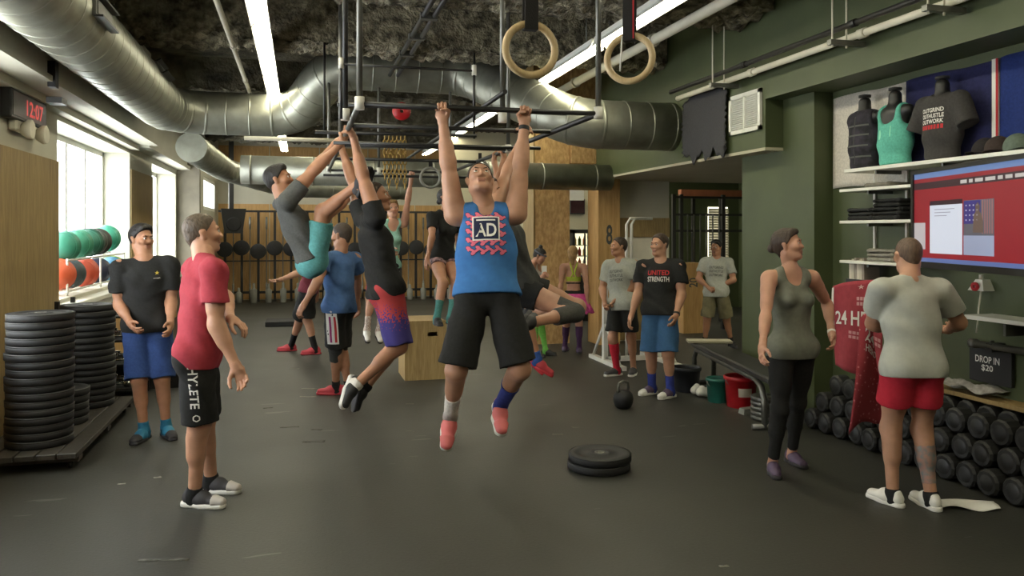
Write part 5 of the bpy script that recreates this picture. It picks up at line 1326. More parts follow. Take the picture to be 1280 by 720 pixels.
def bucket(px, py, rad, ht, m_, label, sticker=False):
    c = onz(px, py, 0); c = c + nrm(V(c[0], c[1], 0)) * rad; r = empty('bucket', c, 0, label, 'bucket')
    MB().lathe([(.001, .006), (rad * .82, .006), (rad * .84, 0), (rad * .86, .006), (rad * .98, ht * .86), (rad * 1.06, ht * .87), (rad * 1.06, ht * .98), (rad * 1.02, ht), (rad * .97, ht), (rad * .95, ht * .9), (rad * .80, .02), (.001, .02)], 36).build('pail', m_, r)
    MB().tube([V(rad * 1.07 * math.cos(a), rad * 1.07 * math.sin(a) * .5 - rad * .8 * math.sin(a), ht * .9 - .10 * math.sin(a)) for a in [PI * q / 12 for q in range(13)]], .005, 6).build('handle', M['steel'], r)
    if sticker:
        t0 = math.atan2(-c[1], -c[0]) + .3; ra_ = rad * .945
        mb = MB(); mb.grid(lambda u, v: ((ra_ + .006 * v) * math.cos(t0 + (u - .5) * .9), (ra_ + .006 * v) * math.sin(t0 + (u - .5) * .9), ht * .38 + v * ht * .28), 10, 2); mb.build('label', M['sticker'], r)
bucket(926, 512, .155, .30, M['red_paint'], 'red plastic bucket with paper label under the bench', True)
bucket(898, 505, .12, .24, M['teal_plastic'], 'dark teal bucket left of the red bucket')
bucket(858, 492, .15, .26, mat('black_bucket', (34, 36, 40), .5), 'black bucket behind the man with blue socks')
# plates / grey stack under bench near end
for i in range(5):
    c = onz(958, 524, 0); o = MB().lathe([(.02, 0), (.13, 0), (.14, .01), (.14, .032), (.13, .042), (.02, .042), (.02, 0)], 28).build('small_plate', M['steel']); o.location = (c[0], c[1], .001 + i * .0435); tag(o, 'small grey plate in the pile beside the red bucket, %s from the floor' % ('first', 'second', 'third', 'fourth', 'fifth')[i], 'weight plate', 'small plates beside the red bucket')
r = empty('wall_ball_shoe', onz(937, 517, 0), 0, 'small grey wedge block on the floor in front of the bench', 'block'); MB().add([(-.09, -.05, 0), (.09, -.05, 0), (.09, .05, 0), (-.09, .05, 0), (-.08, -.045, .05), (.07, -.045, .06), (.07, .045, .06), (-.08, .045, .05)], [(0, 3, 2, 1), (4, 5, 6, 7), (0, 1, 5, 4), (1, 2, 6, 5), (2, 3, 7, 6), (3, 0, 4, 7)]).build('wedge', M['grey_plastic'], r)
r.name = 'wedge_block'
r = empty('chair_shoes', onz(880, 495, 0), 0, 'pale trainers left on the floor under the bench', 'shoes'); r.name = 'trainers'
for k_, dy in enumerate((-.05, .06)):
    v, q = sdf_mesh([P(V(-.08, dy, .05), V(0, dy, .05), .04, .04), P(V(0, dy, .045), V(.12, dy, .035), .038, .03), P(V(-.06, dy, .07), V(-.05, dy, .09), .032)], .008, cuts=[(V(0, 0, .0), V(0, 0, -1))]); link(bpy.data.objects.new('shoe', mk_mesh('shoe', v, q, SHW)), r)
# right wall: dumbbell pile -----------------------------------------------
HEX = MB().lathe([(.001, -.06), (.074, -.06), (.088, -.045), (.088, .045), (.074, .06), (.001, .06)], 12, (0, 0, 0), 'x', smooth=False).build('head', mat('hex_rubber', (27, 27, 26), .6, var=.2, scale=10)); GRP = MB().lathe([(.014, -.08), (.018, 0), (.014, .08)], 12, (0, 0, 0), 'x').build('handle', M['steel'])
FCE = MB().lathe([(.001, -.0615), (.05, -.0615), (.052, -.060)], 20, (0, 0, 0), 'x').build('disc', mat('dumbbell_face', (36, 36, 35), .5, var=.2, scale=20)); 
for o in (HEX, GRP, FCE): COL.objects.unlink(o)
RW = ('bottom', 'second', 'third', 'top')
for row in range(3):
    n = 15 - row
    for j in range(n):
        y = 6.02 - row * .092 - j * .184; z = .09 + row * .156; x = 4.32 + .012 * random.uniform(-1, 1) + .05 * row
        d = empty('dumbbell', (x, y, z), 0, 'black hex dumbbell by green wall, %s layer, %s from far end' % (RW[row], ORDW[j]), 'dumbbell', 'black dumbbells piled along the green wall')
        d.rotation_euler = (random.uniform(0, 1), 0, random.uniform(-.05, .05))
        inst('head', HEX, d, (0, 0, 0)); inst('head', HEX, d, (.26, 0, 0)); inst('handle', GRP, d, (.13, 0, 0)); inst('disc', FCE, d, (0, 0, 0))
o = MB().box(0, .16, -1.6, .6, 0, .03).build('wood_ledge', M['plywood']); o.location = (4.64, 4.9, .50); tag(o, 'plywood ledge on the wall above the dumbbell pile', 'ledge')
mb = MB(); mb.sheet(lambda u, v: (u * .16, (v - .5) * .5, .05 + .035 * math.sin(9 * u + 5 * v) * math.sin(7 * v + 3) ), 10, 14, .003); o = mb.build('crumpled_paper', mat('newsprint', (150, 146, 140), .8, var=.3, scale=30)); o.location = (4.63, 4.75, .535); tag(o, 'crumpled grey paper lying on the plywood ledge', 'paper')
# paper on the floor
c = onz(1208, 633, 0); mb = MB(); mb.sheet(lambda u, v: ((u - .5) * .34 + .03 * v, (v - .5) * .17 + .02 * math.sin(8 * u), .006 + .008 * (1 + math.sin(7 * u + 4 * v))), 12, 8, .002); o = mb.build('paper_sheet', M['print_white']); o.location = c; o.rotation_euler = (0, 0, -.4); tag(o, 'white paper lying on the floor by the man in red shorts', 'paper')
# shelves --------------------------------------------------------------
SHX = 4.50
ya = onx(1055, 213, SHX)[1]; zs = onx(1055, 212, SHX)[2]
r = empty('wall_shelf', (XR, ya, zs), 0, 'long white shelf under the shirt display', 'shelf')
MB().box(-.30, 0, -4.2, 0, -.03, 0, .003).build('board', M['white_paint'], r)
for i in range(6): MB().box(-.26, 0, -.35 - i * .7, -.33 - i * .7, -.06, -.03).build('bracket', M['steel'], r)
ORDS = ('upper', 'middle', 'lower'); SHZ = []
for i, (py0, px1) in enumerate(((237, 1138), (276, 1138), (325, 1150))):
    a0 = onx(1049, py0, SHX + .02); a1 = onx(px1, py0, SHX + .02); SHZ.append((a0, a1))
    rr = empty('wall_shelf', (XR, a0[1], a0[2]), 0, 'short white %s shelf left of the television' % ORDS[i], 'shelf')
    MB().box(-.28, 0, a1[1] - a0[1], 0, -.025, 0, .003).build('board', M['white_paint'], rr)
    MB().box(-.24, 0, -.32, -.30, -.05, -.025).build('bracket', M['steel'], rr)
for px in (1095, 1135):
    y = onx(px, 280, XR)[1]; o = MB().box(XR - .02, XR, y - .012, y + .012, 1.2, zs - .03).build('shelf_rail', M['white_steel']); tag(o, ('left' if px < 1100 else 'right') + ' vertical white rail carrying the short shelves', 'rail')
# folded shirts
def folded(cx, y, z, n, rgb, label, w=.13):
    for i in range(n):
        m_ = cloth('folded', rgb); 
        v, q = sdf_mesh([P(V(-w * .7, -w, .014), V(w * .7, -w, .014), .016, k=.01), P(V(-w * .7, w, .014), V(w * .7, w, .014), .016, k=.01), P(V(-w * .7, 0, .015), V(w * .7, 0, .015), .017, k=.02, st=((V(0, 1, 0), w / .017),))], .012, noise=folds(.002, i))
        o = link(bpy.data.objects.new('folded_shirt', mk_mesh('folded_shirt', v, q, m_))); o.location = (cx + random.uniform(-.01, .01), y, z + .005 + i * .034); o.rotation_euler = (0, 0, random.uniform(-.08, .08))
        tag(o, label % (('first', 'second', 'third', 'fourth', 'fifth')[i]), 'shirt', 'folded shirts on the short shelves')
a0, a1 = SHZ[0]; folded(XR - .15, a0[1] - .42, a0[2], 1, (120, 116, 106), 'patterned folded shirt on the upper short shelf, %s layer')
a0, a1 = SHZ[1]; folded(XR - .15, a0[1] - .22, a0[2], 3, (46, 46, 46), 'dark folded shirt in the left pile on the middle short shelf, %s layer'); folded(XR - .15, a0[1] - .54, a0[2], 5, (38, 38, 38), 'dark folded shirt in the right pile on the middle short shelf, %s layer', .14)
a0, a1 = SHZ[2]; folded(XR - .15, a0[1] - .46, a0[2], 3, (140, 136, 126), 'grey folded shirt on the lower short shelf, %s layer')
# books at left end under lower shelf
y0 = onx(1060, 335, SHX)[1]; z0 = onx(1050, 348, SHX)[2]
o = MB().box(0, .26, -.5, .08, -.03, 0).build('wall_shelf', M['black']); o.location = (XR - .26, y0, z0); tag(o, 'small black shelf holding pale books below the lower short shelf', 'shelf')
for i in range(6):
    hgt = .16 + .01 * (i % 3); rb = empty('book', (XR - .24, y0 + .06 - i * .032, z0), 0, 'pale book on the small black shelf, %s from the left' % ('first', 'second', 'third', 'fourth', 'fifth', 'sixth')[i], 'book', 'books on the small black shelf')
    MB().box(0, .15, -.028, -.026, 0, hgt).box(0, .15, -.002, 0, 0, hgt).box(-.002, 0, -.028, 0, 0, hgt).build('cover', mat('book_cover', ((214, 206, 190), (196, 188, 170), (150, 140, 128))[i % 3], .6), rb); MB().box(0, .145, -.026, -.002, .004, hgt - .004).build('pages', M['print_white'], rb)
# flags -------------------------------------------------------------------
def flag(px0, px1, ztop, zbot, m_, label, x=XR - .012):
    y0, y1 = onx(px0, 150, x)[1], onx(px1, 150, x)[1]
    mb = MB(); mb.sheet(lambda u, v: (x - .008 - .006 * math.sin(17 * u + 2 * v), y0 + (y1 - y0) * u, ztop + (zbot - ztop) * v + .01 * math.sin(6 * u)), 24, 16, .003); o = mb.build('flag', m_); tag(o, label, 'flag'); return o
zt = 2.93
flag(1043, 1133, zt, 2.10, cloth('flag_white', (206, 200, 188)), 'white flag pinned behind the vest and teal tank top')
flag(1134, 1246, zt, 2.20, cloth('flag_navy', (44, 46, 84)), 'navy flag pinned behind the grey t-shirt')
flag(1252, 1330, zt, 2.20, cloth('flag_blue', (36, 52, 108)), 'blue flag with white and red edge at the right side of the photo')
y0, y1 = onx(1244, 150, XR)[1], onx(1252, 150, XR)[1]
o = MB().box(XR - .03, XR - .018, y1, y0, 2.2, zt).build('flag_edge', M['print_white']); o2 = MB().box(XR - .0315, XR - .0302, y1, y1 + .02, 2.2, zt).build('stripe', M['print_red'], o); tag(o, 'white and red edging strip between the navy and blue flags', 'edging'); 
# bust forms with clothes on the long shelf ---------------------------------
def bust(px, kind, m_, label, lab2, yaw=0):
    c = onx(px, 190, XR - .17); z = zs
    r = empty('display_bust', (XR - .17, c[1], z), 0, label, 'mannequin', 'display busts on the long shelf')
    f = V(-1, 0, 0); rr_ = V(0, 1, 0)
    body = [P(V(0, 0, .04), V(0, 0, .14), .085, .080, k=.05, st=((rr_, 1.45),)), P(V(0, 0, .20), V(0, 0, .40), .092, .085, k=.05, st=((rr_, 1.6),)), P(V(0, -.15, .43), V(0, .15, .43), .045, k=.05), P(V(0, 0, .43), V(0, 0, .56), .052, .05, k=.04)]
    v, q = sdf_mesh(body, .010, cuts=[(V(0, 0, .002), V(0, 0, -1))]); link(bpy.data.objects.new('bust', mk_mesh('bust', v, q, M['black'])), r)
    MB().lathe([(.001, .0), (.05, .0), (.05, .02), (.001, .03)], 20, (0, 0, .605)).build('neck_cap', M['black'], r)
    pr = [dict(p_, ra=p_['ra'] + .014, rb=p_['rb'] + .014) for p_ in body[:3]]
    if kind == 'tee':
        for sg in (-1, 1): pr.append(P(V(0, sg * .17, .43), V(-.01, sg * .25, .24), .068, .075, k=.03, cut=(V(-.01, sg * .25, .24), nrm(V(-.01, sg * .08, -.19)))))
        pr.append(P(V(0, 0, .62), V(0, 0, .50), .068, k=.01, sub=True))
    elif kind == 'tank':
        for sg in (-1, 1): pr.append(P(V(0, sg * .185, .37), V(0, sg * .185, .56), .07, k=.02, sub=True, st=((f, 1.6),)))
        pr.append(P(V(-.09, 0, .42), V(-.02, 0, .6), .085, k=.02, sub=True))
    else:
        for sg in (-1, 1): pr.append(P(V(0, sg * .19, .38), V(0, sg * .19, .56), .05, k=.02, sub=True, st=((f, 1.6),)))
        pr.append(P(V(0, 0, .62), V(0, 0, .53), .062, k=.01, sub=True))
    v, q = sdf_mesh(pr, .009, cuts=[(V(0, 0, .006), V(0, 0, -1))], noise=folds(.002, 5)); g = link(bpy.data.objects.new('vest' if kind == 'vest' else 'shirt', mk_mesh('garment', v, q, m_)), r)
    g['label'] = lab2
    bv = BVHTree.FromPolygons([tuple(x) for x in v], [tuple(int(i) for i in t) for t in q])
    def put(name, geo, w, zc, mm, hs=None, yc=0, off=.003):
        vs, fs = geo; vs = np.asarray(vs); k = w / max(1e-6, np.ptp(vs[:, 0])); ky = k if hs is None else hs / max(1e-6, np.ptp(vs[:, 1])); cc = (vs.max(0) + vs.min(0)) / 2; out = []
        for p_ in vs - cc:
            o_ = V(-.5, yc - p_[0] * k, zc + p_[1] * ky); h = bv.ray_cast(Vector(o_), Vector((1, 0, 0)), 1.0); out.append((np.array(h[0]) if h[0] is not None else o_ + V(.38, 0, 0)) + f * off)
        b = MB(); b.add(out, fs); b.build(name, mm, g)
    return r, put
CAMO = cloth('vest_dark', (60, 56, 66), rgb2=(40, 40, 42), scale=14)
r, put = bust(1081, 'vest', CAMO, 'black bust wearing a dark padded vest', 'dark padded vest')
put('zip', rect_geo(0, 1, 0, 20, 1, 8), .012, .26, M['black'], .44)
for zz in (.10, .19, .28, .36): put('quilt_band', rect_geo(0, 1, 0, .08, 12, 1), .26, zz, M['print_dark'], .014)
r, put = bust(1119, 'tank', cloth('tank_turquoise', (98, 178, 158)), 'black bust wearing a turquoise tank top', 'turquoise tank top')
put('print', (np.array([(0, 0, 0), (1, .15, 0), (1, 1, 0), (0, .75, 0)]), [(0, 1, 2, 3)]), .13, .26, mat('print_mint', (140, 214, 184), .8), .10)
r, put = bust(1178, 'tee', cloth('tee_dark_grey', (62, 60, 58)), 'black bust wearing a dark grey lettered t-shirt', 'dark grey t-shirt with slogan')
for i, (s_, mm) in enumerate((('OUTGRIND', 'print_white'), ('OUTHUSTLE', 'print_white'), ('OUTWORK', 'print_white'), (None, 'print_red'))): put('lettering', text_geo(s_) if s_ else merge_geo(*[rect_geo(x, x + .7, 0, 1, 1, 1) for x in range(8)]), .20, .37 - i * .042, M[mm], .032)
# hats and small bust on the shelf
for i, (px, rgb) in enumerate(((1232, (44, 40, 40)), (1248, (60, 50, 46)), (1272, (96, 108, 96)))):
    c = onx(px, 190, XR - .16); r = empty('cap', (XR - .16, c[1], zs), .5 * i, ('dark cap lying on the long shelf, left of two', 'dark brown cap lying on the long shelf, right of two', 'grey-green cap at the right end of the long shelf')[i], 'cap', 'caps on the long shelf')
    m_ = cloth('cap', rgb); v, q = sdf_mesh([P(V(0, 0, .02), V(0, 0, .03), .088, k=.02, st=((V(0, 0, 1), 1.1),))], .008, cuts=[(V(0, 0, .001), V(0, 0, -1))]); link(bpy.data.objects.new('crown', mk_mesh('crown', v, q, m_)), r)
    mb = MB(); mb.sheet(lambda u, v: (-(.07 + .09 * v * math.sin(PI * (.1 + .8 * u))), (u - .5) * .15, .012 + .01 * math.sin(PI * u)), 12, 4, .005); mb.build('brim', m_, r)
# television ---------------------------------------------------------------
c0 = onx(1139, 216, 4.55); 
tvx, tvh = 4.52, None
yaw = math.radians(0)
P00 = W(1139, 215, 5.95); P01 = W(1151, 334, 5.95); 
# left edge depth 5.95, right edge depth solved so that the panel height is equal
hL = (334 - 215) / 1000 * 5.9; dR = hL / ((352 - 185) / 1000.0)
TL = W(1139, 214, 5.9); TR = W(1330, 185, dR); 
zt_, zb_ = TL[2], TL[2] - hL
TRx = V(TR[0], TR[1], zt_)
rx = nrm(V(TRx[0] - TL[0], TRx[1] - TL[1], 0)); nn = nrm(np.cross(rx, UP)); wv = np.linalg.norm(V(TRx[0] - TL[0], TRx[1] - TL[1], 0))
r = empty('television', (TL[0], TL[1], zb_), math.atan2(rx[1], rx[0]), 'wide flat television showing a red web page on the green wall', 'television')
bz = .03
MB().box(0, wv, .01, .06, 0, hL, .006).build('case', M['black'], r)
for x0, x1, z0, z1 in ((0, wv, hL - bz, hL), (0, wv, 0, bz * 1.4), (0, bz, bz, hL - bz), (wv - bz, wv, bz, hL - bz)): MB().box(x0, x1, -.004, .012, z0, z1).build('bezel', M['black'], r)
SCR = lambda n, rgb, s=.36: emis(n, rgb, s)
sw, sh_ = wv - 2 * bz, hL - 2.4 * bz; z0_ = bz * 1.4
def scr(name, u0, u1, v0, v1, m_, lift): return MB().box(bz + u0 * sw, bz + u1 * sw, .0095 - lift, .0098, z0_ + v0 * sh_, z0_ + v1 * sh_).build(name, m_, r)
scr('screen', 0, 1, 0, 1, SCR('screen_red', (164, 44, 54)), 0.0005)
scr('browser_bar', 0, 1, .94, 1, SCR('screen_sky', (120, 150, 206)), .001); scr('tab_bar', 0, 1, .895, .94, SCR('screen_red2', (160, 52, 60)), .001); scr('menu_bar', 0, 1, .82, .895, SCR('screen_dark', (70, 50, 56)), .001)
scr('task_bar', 0, 1, 0, .045, SCR('screen_blue', (110, 130, 190)), .001)
scr('page', .14, .40, .10, .63, SCR('screen_white', (216, 222, 236), .5), .001); scr('page_graphic', 0, .10, .14, .44, SCR('screen_white2', (214, 206, 210)), .001); scr('page_header', .14, .40, .63, .68, SCR('screen_dark2', (60, 40, 50)), .001)
scr('side_card', .41, .62, .10, .30, SCR('screen_pale', (176, 186, 216)), .001); scr('picture', .41, .62, .30, .66, SCR('screen_grey', (110, 110, 120)), .001)
for i in range(5): scr('flag_stripe', .54 + i * .016, .548 + i * .016, .32, .655, SCR('screen_stripe', (170, 120, 120)), .0015)
scr('flag_canton', .413, .53, .42, .655, SCR('screen_navy', (70, 60, 140)), .0015)
for i in range(4):
    for j in range(4): scr('flag_star', .425 + i * .026, .433 + i * .026, .45 + j * .05, .465 + j * .05, SCR('screen_star', (210, 210, 230)), .002)
MB().lathe([(.001, 0), (.05, 0.0), (.06, .05), (.055, .10), (.03, .16), (.028, .20), (.001, .21)], 14).build('t', M['black']).name = 'tmp'
o = bpy.data.objects.get('tmp'); bpy.data.objects.remove(o)
mb = MB(); g0 = V(bz + .51 * sw, .0075, z0_ + .33 * sh_)
pts = [(-.06, 0), (.07, 0), (.07, .08), (.045, .13), (.025, .15), (.03, .19), (0, .215), (-.03, .19), (-.025, .15), (-.05, .12)]
mb.add([g0 + V(a * .9, 0, b_ * .9) for a, b_ in pts], [tuple(range(len(pts)))[::-1]]); mb.build('portrait', SCR('screen_figure', (120, 100, 90), .35), r)
for i in range(3): scr('text_line', .18, .18 + .16 - .03 * i, .58 - .035 * i, .587 - .035 * i, SCR('screen_text', (150, 150, 170)), .002)
lv, lf = merge_geo(*[rect_geo(x, x + w_, 0, .5, 1, 1) for x, w_ in ((0, 1.2), (1.6, .7), (2.7, 1.4), (4.5, 1.7), (6.6, .8), (7.8, 1.1), (9.3, 1.4), (11, 1.2), (12.6, 1.5))]); lv = lv - V(7, .25, 0)
mb = MB(); kx = .55 * sw / np.ptp(lv[:, 0]); mb.add([V(bz + .66 * sw + p_[0] * kx, .0080, z0_ + .857 * sh_ + p_[1] * kx * .7) for p_ in lv], lf); mb.build('menu_text', SCR('screen_menu', (220, 214, 210)), r)
wx = .5 * wv; MB().box(wx - .2, wx + .2, .06, .12, hL * .3, hL * .7).build('mount', M['black'], r)
arm_d = abs(XR - (TL + rx * wx)[0]); MB().obox(V(wx, .10 + arm_d * .45, hL * .5), V(.03, 0, 0), V(0, arm_d * .45, 0), V(0, 0, .05)).build('mount_arm', M['black'], r)
# things below television: ledge, lamp, rail, sign, numbers
ya = onx(1205, 393, SHX + .05); 
r = empty('wall_shelf', (XR, ya[1], ya[2]), 0, 'white shelf on the green wall below the television', 'shelf'); MB().box(-.25, 0, -2.6, 0, -.03, 0, .003).build('board', M['white_paint'], r)
for i in range(3): MB().box(-.2, 0, -.3 - i * .8, -.28 - i * .8, -.12, -.03).build('bracket', M['steel'], r)
c = onx(1225, 358, XR - .06); r = empty('clip_lamp', (XR, c[1], c[2]), 0, 'small white and red gadget with cord on the green wall under the television', 'gadget')
MB().add([(-.10, -.07, -.03), (-.10, .07, -.03), (0, .07, -.03), (0, -.07, -.03), (-.07, -.03, .05), (-.07, .03, .05), (0, .03, .05), (0, -.03, .05)], [(0, 3, 2, 1), (4, 5, 6, 7), (0, 1, 5, 4), (1, 2, 6, 5), (2, 3, 7, 6), (3, 0, 4, 7)]).build('body', M['white_paint'], r)
MB().lathe([(.012, -.0), (.032, 0), (.032, .014), (.012, .014), (.012, 0)], 20, (-.112, 0, .0), 'x').build('dial', M['print_red'], r); MB().tube([(-.05, 0, .05), (-.05, 0, .085)], .014, 8).build('knob', M['white_paint'], r)
MB().tube([(-.05, .0, -.03), (-.06, .01, -.15), (-.05, .03, -.26), (-.05, .04, -.34)], .006, 6).build('cord', M['cream'], r)
o = MB().sheet(lambda u, v: (u * .15, v * .3, .004 + .006 * math.sin(5 * u)), 6, 8, .003).build('paper_sheet', M['print_white']); o.location = (XR - .2, ya[1] - .75, ya[2] + .006); tag(o, 'white paper lying on the shelf below the television', 'paper')
c = onx(1235, 432, XR - .10); r = empty('barbell', (XR - .10, c[1] - .9, c[2]), 0, 'steel bar held on the green wall above the price sign', 'barbell'); MB().lathe([(.001, -1.3), (.024, -1.3), (.024, 1.0), (.034, 1.0), (.034, 1.05), (.001, 1.05)], 14, (0, 0, 0), 'y').build('shaft', M['steel'], r); MB().box(-.02, .10, .85, .90, -.04, .02).build('hook', M['black'], r); MB().box(-.02, .10, -1.0, -.95, -.04, .02).build('hook', M['black'], r)
s0, s1 = onx(1210, 432, XR - .05), onx(1263, 484, XR - .05)
zt1 = onx(1210, 432, XR - .05)[2]; zb1 = onx(1210, 474, XR - .05)[2]; yc_ = (s0[1] + s1[1]) / 2; hw_ = abs(s0[1] - s1[1]) / 2
r = empty('price_sign', (XR - .01, yc_, (zt1 + zb1) / 2), 0, 'black sign reading DROP IN $20 on the green wall', 'sign'); hh = (zt1 - zb1) / 2
MB().box(-.03, 0, -hw_, hw_, -hh, hh, .003).build('board', mat('sign_black', (26, 26, 26), .5), r)
flat_text('lettering', 'DROP IN', hw_ * 1.15, V(-.03, .02, hh * .35), V(0, -1, 0), UP, V(-1, 0, 0), M['print_white'], r, hscale=.05); flat_text('lettering', '$20', hw_ * .55, V(-.03, .02, -hh * .15), V(0, -1, 0), UP, V(-1, 0, 0), M['print_white'], r, hscale=.05)
MB().box(-.02, .01, .0, .01, hh, hh + .06).build('hanger', M['steel'], r)
c = onx(1219, 504, XR - .002); flat_text('wall_number', '55', .19, V(XR, c[1], c[2]), V(0, -1, 0), UP, V(-1, 0, 0), mat('stencil_black', (34, 36, 30), .7), wr, hscale=.13)
DASH = merge_geo(*[rect_geo(x, x + .8, y, y + .8, 1, 1) for x in range(9) for y in (0, 1.2)])
# hero banner (red shirt fabrics) -----------------------------------------
REDC = cloth('banner_red', (152, 60, 68), .1, 20)
B0 = W(1041, 358, 6.1); B1 = W(1106, 350, 5.6)
def bn(u, v):
    p_ = B0 + (B1 - B0) * u; z = B0[2] + (B1[2] - B0[2]) * u - v * (.60 + .18 * u) + .02 * math.sin(PI * u)
    return V(p_[0] + .03 * math.sin(9 * u + 2 * v) * v, p_[1] + .02 * math.sin(7 * u + 3 * v), z)
r = empty('hero_banner', (B0[0], B0[1], B0[2] - .6), 0, 'red printed cloth banner with white lettering hung beside the man in red shorts', 'banner'); loc = V(*r.location)
mb = MB(); mb.sheet(lambda u, v: bn(u, v) - loc, 30, 24, .004); cb = mb.build('cloth', REDC, r)
def on_banner(fn, rows, name, u0, u1, v0, v1, mm, off=.006):
    vs, fs = rows; vs = np.asarray(vs); mn, mx_ = vs.min(0), vs.max(0); out = []
    n_ = nrm(np.cross(fn(1, .5) - fn(0, .5), UP)); 
    if n_ @ (OC - fn(.5, .5)) < 0: n_ = -n_
    for p_ in vs:
        a = (p_[0] - mn[0]) / (mx_[0] - mn[0]); b_ = (p_[1] - mn[1]) / (mx_[1] - mn[1]); out.append(fn(u0 + (u1 - u0) * a, v1 + (v0 - v1) * b_) + n_ * off - loc)
    b = MB(); b.add(out, fs); return b.build(name, mm, cb)
on_banner(bn, text_geo('24 HERO'), 'lettering', .08, .98, .32, .48, M['print_white'])
on_banner(bn, DASH, 'lettering', .48, .98, .17, .26, mat('print_faded', (196, 140, 140), .8)); on_banner(bn, DASH, 'lettering', .34, .98, .54, .62, mat('print_faded2', (196, 140, 140), .8))
on_banner(bn, rect_geo(0, 1, 0, 1, 1, 6), 'white_edge', .0, .05, .02, .55, M['print_white'])
on_banner(bn, text_geo('★  ★  ★'), 'lettering', .5, .95, .04, .09, mat('print_faded3', (206, 170, 160), .8))
C0 = W(1078, 440, 5.7); 
def bn2(u, v):
    w_ = .10 + .26 * v if v < .6 else .256 - .02 * (v - .6)
    x = W(1083 - 18 * v, 400, 5.5); 
    skew = (.02 + .12 * u) * (1 if v < .01 else 1)
    z = x[2] - .0 - v * .80 + .10 * (u) * v - (.0 if u < 1 else 0)
    p_ = x + RT * (u * (.08 + .22 * v)) - FW * (.05 * math.sin(3 * u + 2 * v)) + FW * .10
    return V(p_[0], p_[1], z + .06 * (1 - u) * 0 + .04 * math.sin(5 * u))
r2 = empty('hero_banner', (bn2(0, 0)[0], bn2(0, 0)[1], bn2(0, 1)[2]), 0, 'red patterned cloth hanging to a point with diagonal white lettering', 'banner'); loc = V(*r2.location)
mb = MB(); mb.sheet(lambda u, v: bn2(u, v) - loc, 14, 26, .004)
DOT = bpy.data.materials.new('dotted_red_cloth'); DOT.use_nodes = True; nt = DOT.node_tree; b = nt.nodes['Principled BSDF']; b.inputs['Roughness'].default_value = .9
tc = nt.nodes.new('ShaderNodeTexCoord'); vo = nt.nodes.new('ShaderNodeTexVoronoi'); vo.inputs['Scale'].default_value = 30; nt.links.new(tc.outputs['Object'], vo.inputs[0])
nt.links.new(mixc(nt, mathn(nt, 'LESS_THAN', vo.outputs[0], .22), lin((152, 54, 62)), lin((196, 116, 118))), b.inputs['Base Color'])
cb = mb.build('cloth', DOT, r2)
on_banner(bn2, text_geo('24'), 'lettering', .25, .9, .12, .24, M['print_white']); on_banner(bn2, text_geo('HERO'), 'lettering', .3, .98, .27, .34, M['print_white'])
# vent and dark banner on the bulkhead ----------------------------------------
v0, v1 = onx(914, 110, 4.4), onx(953, 112, 4.4); zt2 = onx(914, 122, 4.4)[2]; zb2 = onx(914, 170, 4.4)[2]
r = empty('air_vent', (4.4, (v0[1] + v1[1]) / 2, (zt2 + zb2) / 2), 0, 'white louvred air vent on the green bulkhead', 'vent'); hw_ = abs(v0[1] - v1[1]) / 2; hh = (zt2 - zb2) / 2
for y0, y1, z0, z1 in ((-hw_, hw_, hh - .04, hh), (-hw_, hw_, -hh, -hh + .04), (-hw_, -hw_ + .04, -hh, hh), (hw_ - .04, hw_, -hh, hh), (-.012, .012, -hh, hh)): MB().box(-.03, 0, y0, y1, z0, z1).build('frame', M['white_paint'], r)
MB().box(-.004, -.001, -hw_, hw_, -hh, hh).build('backing', M['grey_plastic'], r)
ns = 16; sl = MB().box(-.02, .0, -hw_ + .04, hw_ - .04, -.004, .004).build('slat', M['white_paint']); COL.objects.unlink(sl)
for i in range(ns): inst('slat', sl, r, (-.006, 0, -hh + .05 + i * (2 * hh - .1) / (ns - 1)), (0, .5, 0))
bx = 4.36; y0, y1 = onx(854, 150, bx)[1], onx(908, 150, bx)[1]; zt3 = onx(882, 110, bx)[2]; zb3 = onx(882, 195, bx)[2]
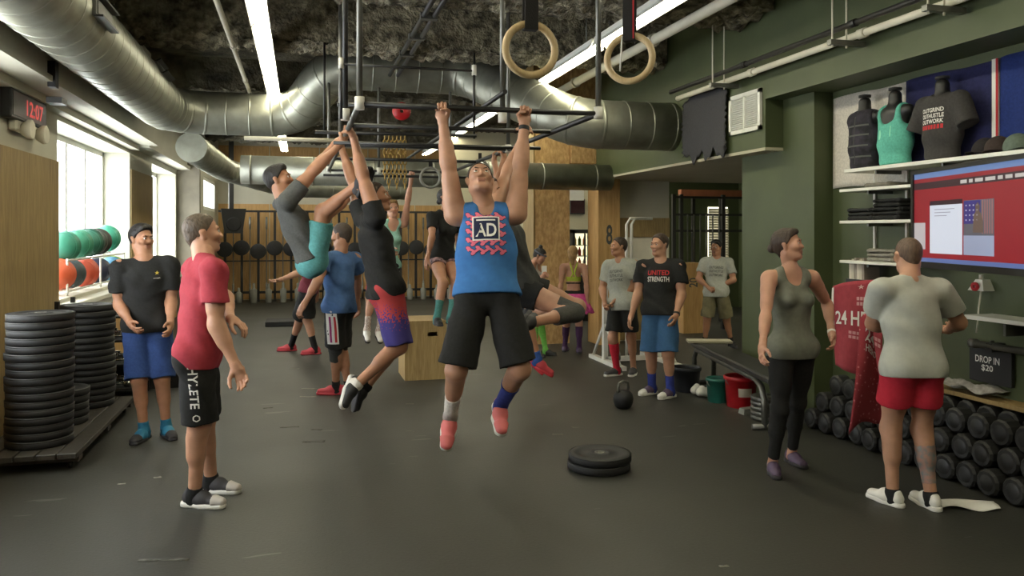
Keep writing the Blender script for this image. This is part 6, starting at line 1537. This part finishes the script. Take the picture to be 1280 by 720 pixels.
def dk(u, v):
    edge = .03 * math.sin(23 * v * 3 + 2) if u in (0, 1) else 0
    zt_ = zt3 - .10 * (abs(u - .55) * 2) ** 2 + .015 * math.sin(31 * u); zb = zb3 + .05 * math.sin(19 * u) + .03 * math.sin(43 * u + 1)
    return V(bx - .015 * math.sin(6 * u + 3 * v), y0 + (y1 - y0) * u + edge, zt_ + (zb - zt_) * v)
mb = MB(); mb.sheet(dk, 30, 20, .006); o = mb.build('dark_banner', cloth('banner_charcoal', (66, 66, 68))); tag(o, 'dark charcoal cloth banner with ragged edges hung on the green bulkhead', 'banner')

# tape and chalk marks on the floor ------------------------------------------
CHALK = mat('rubbed_chalk', (92, 91, 84), .9, rgb2=(50, 49, 42), scale=24)
TAPE = mat('worn_tape', (132, 130, 120), .8, var=.3, scale=30)
for i, (px, py, L, w_, a, lab) in enumerate(((386, 486, .16, .03, 0, 'upper of two short white tape marks by the red trainers'), (385, 496, .17, .03, 0, 'lower of two short white tape marks by the red trainers'),
        (152, 605, .05, .02, .3, 'small yellowish tape scrap on the floor left of the man in red'), (197, 597, .05, .03, .6, 'yellowish tape scrap on the floor near the dolly'), (697, 543, .09, .012, 0, 'thin pale tape mark behind the two floor plates'),
        (368, 461, .12, .02, .1, 'faint pale tape mark under the maroon shirt man'), (512, 505, .08, .015, .1, 'faint pale tape mark before the jump box'), (905, 708, .05, .02, .2, 'tiny pale tape scrap at the bottom edge of the floor'),
        (362, 534, .16, .03, .2, 'long faint chalk smear on the floor right of the man in red'), (396, 537, .10, .035, -.2, 'bright chalk smear under the swinging man'), (392, 552, .18, .05, .1, 'wide chalk smear below the swinging man'), (335, 510, .09, .03, .3, 'small chalk smear beside the hand of the man in red'), (205, 700, .26, .03, .05, 'large faint chalk smear at the bottom left of the floor'))):
    mb = MB(); mb.sheet(lambda u, v: ((u - .5) * L, (v - .5) * w_ * (1 + .25 * math.sin(9 * u)), .001), 6, 2, .001)
    o = mb.build('chalk_mark' if 'chalk' in lab else 'tape_mark', CHALK if 'chalk' in lab else TAPE); c = onz(px, py, 0); o.location = (c[0], c[1], .0006); o.rotation_euler = (0, 0, -PSI + a); tag(o, lab, 'chalk' if 'chalk' in lab else 'tape', 'marks on the floor')
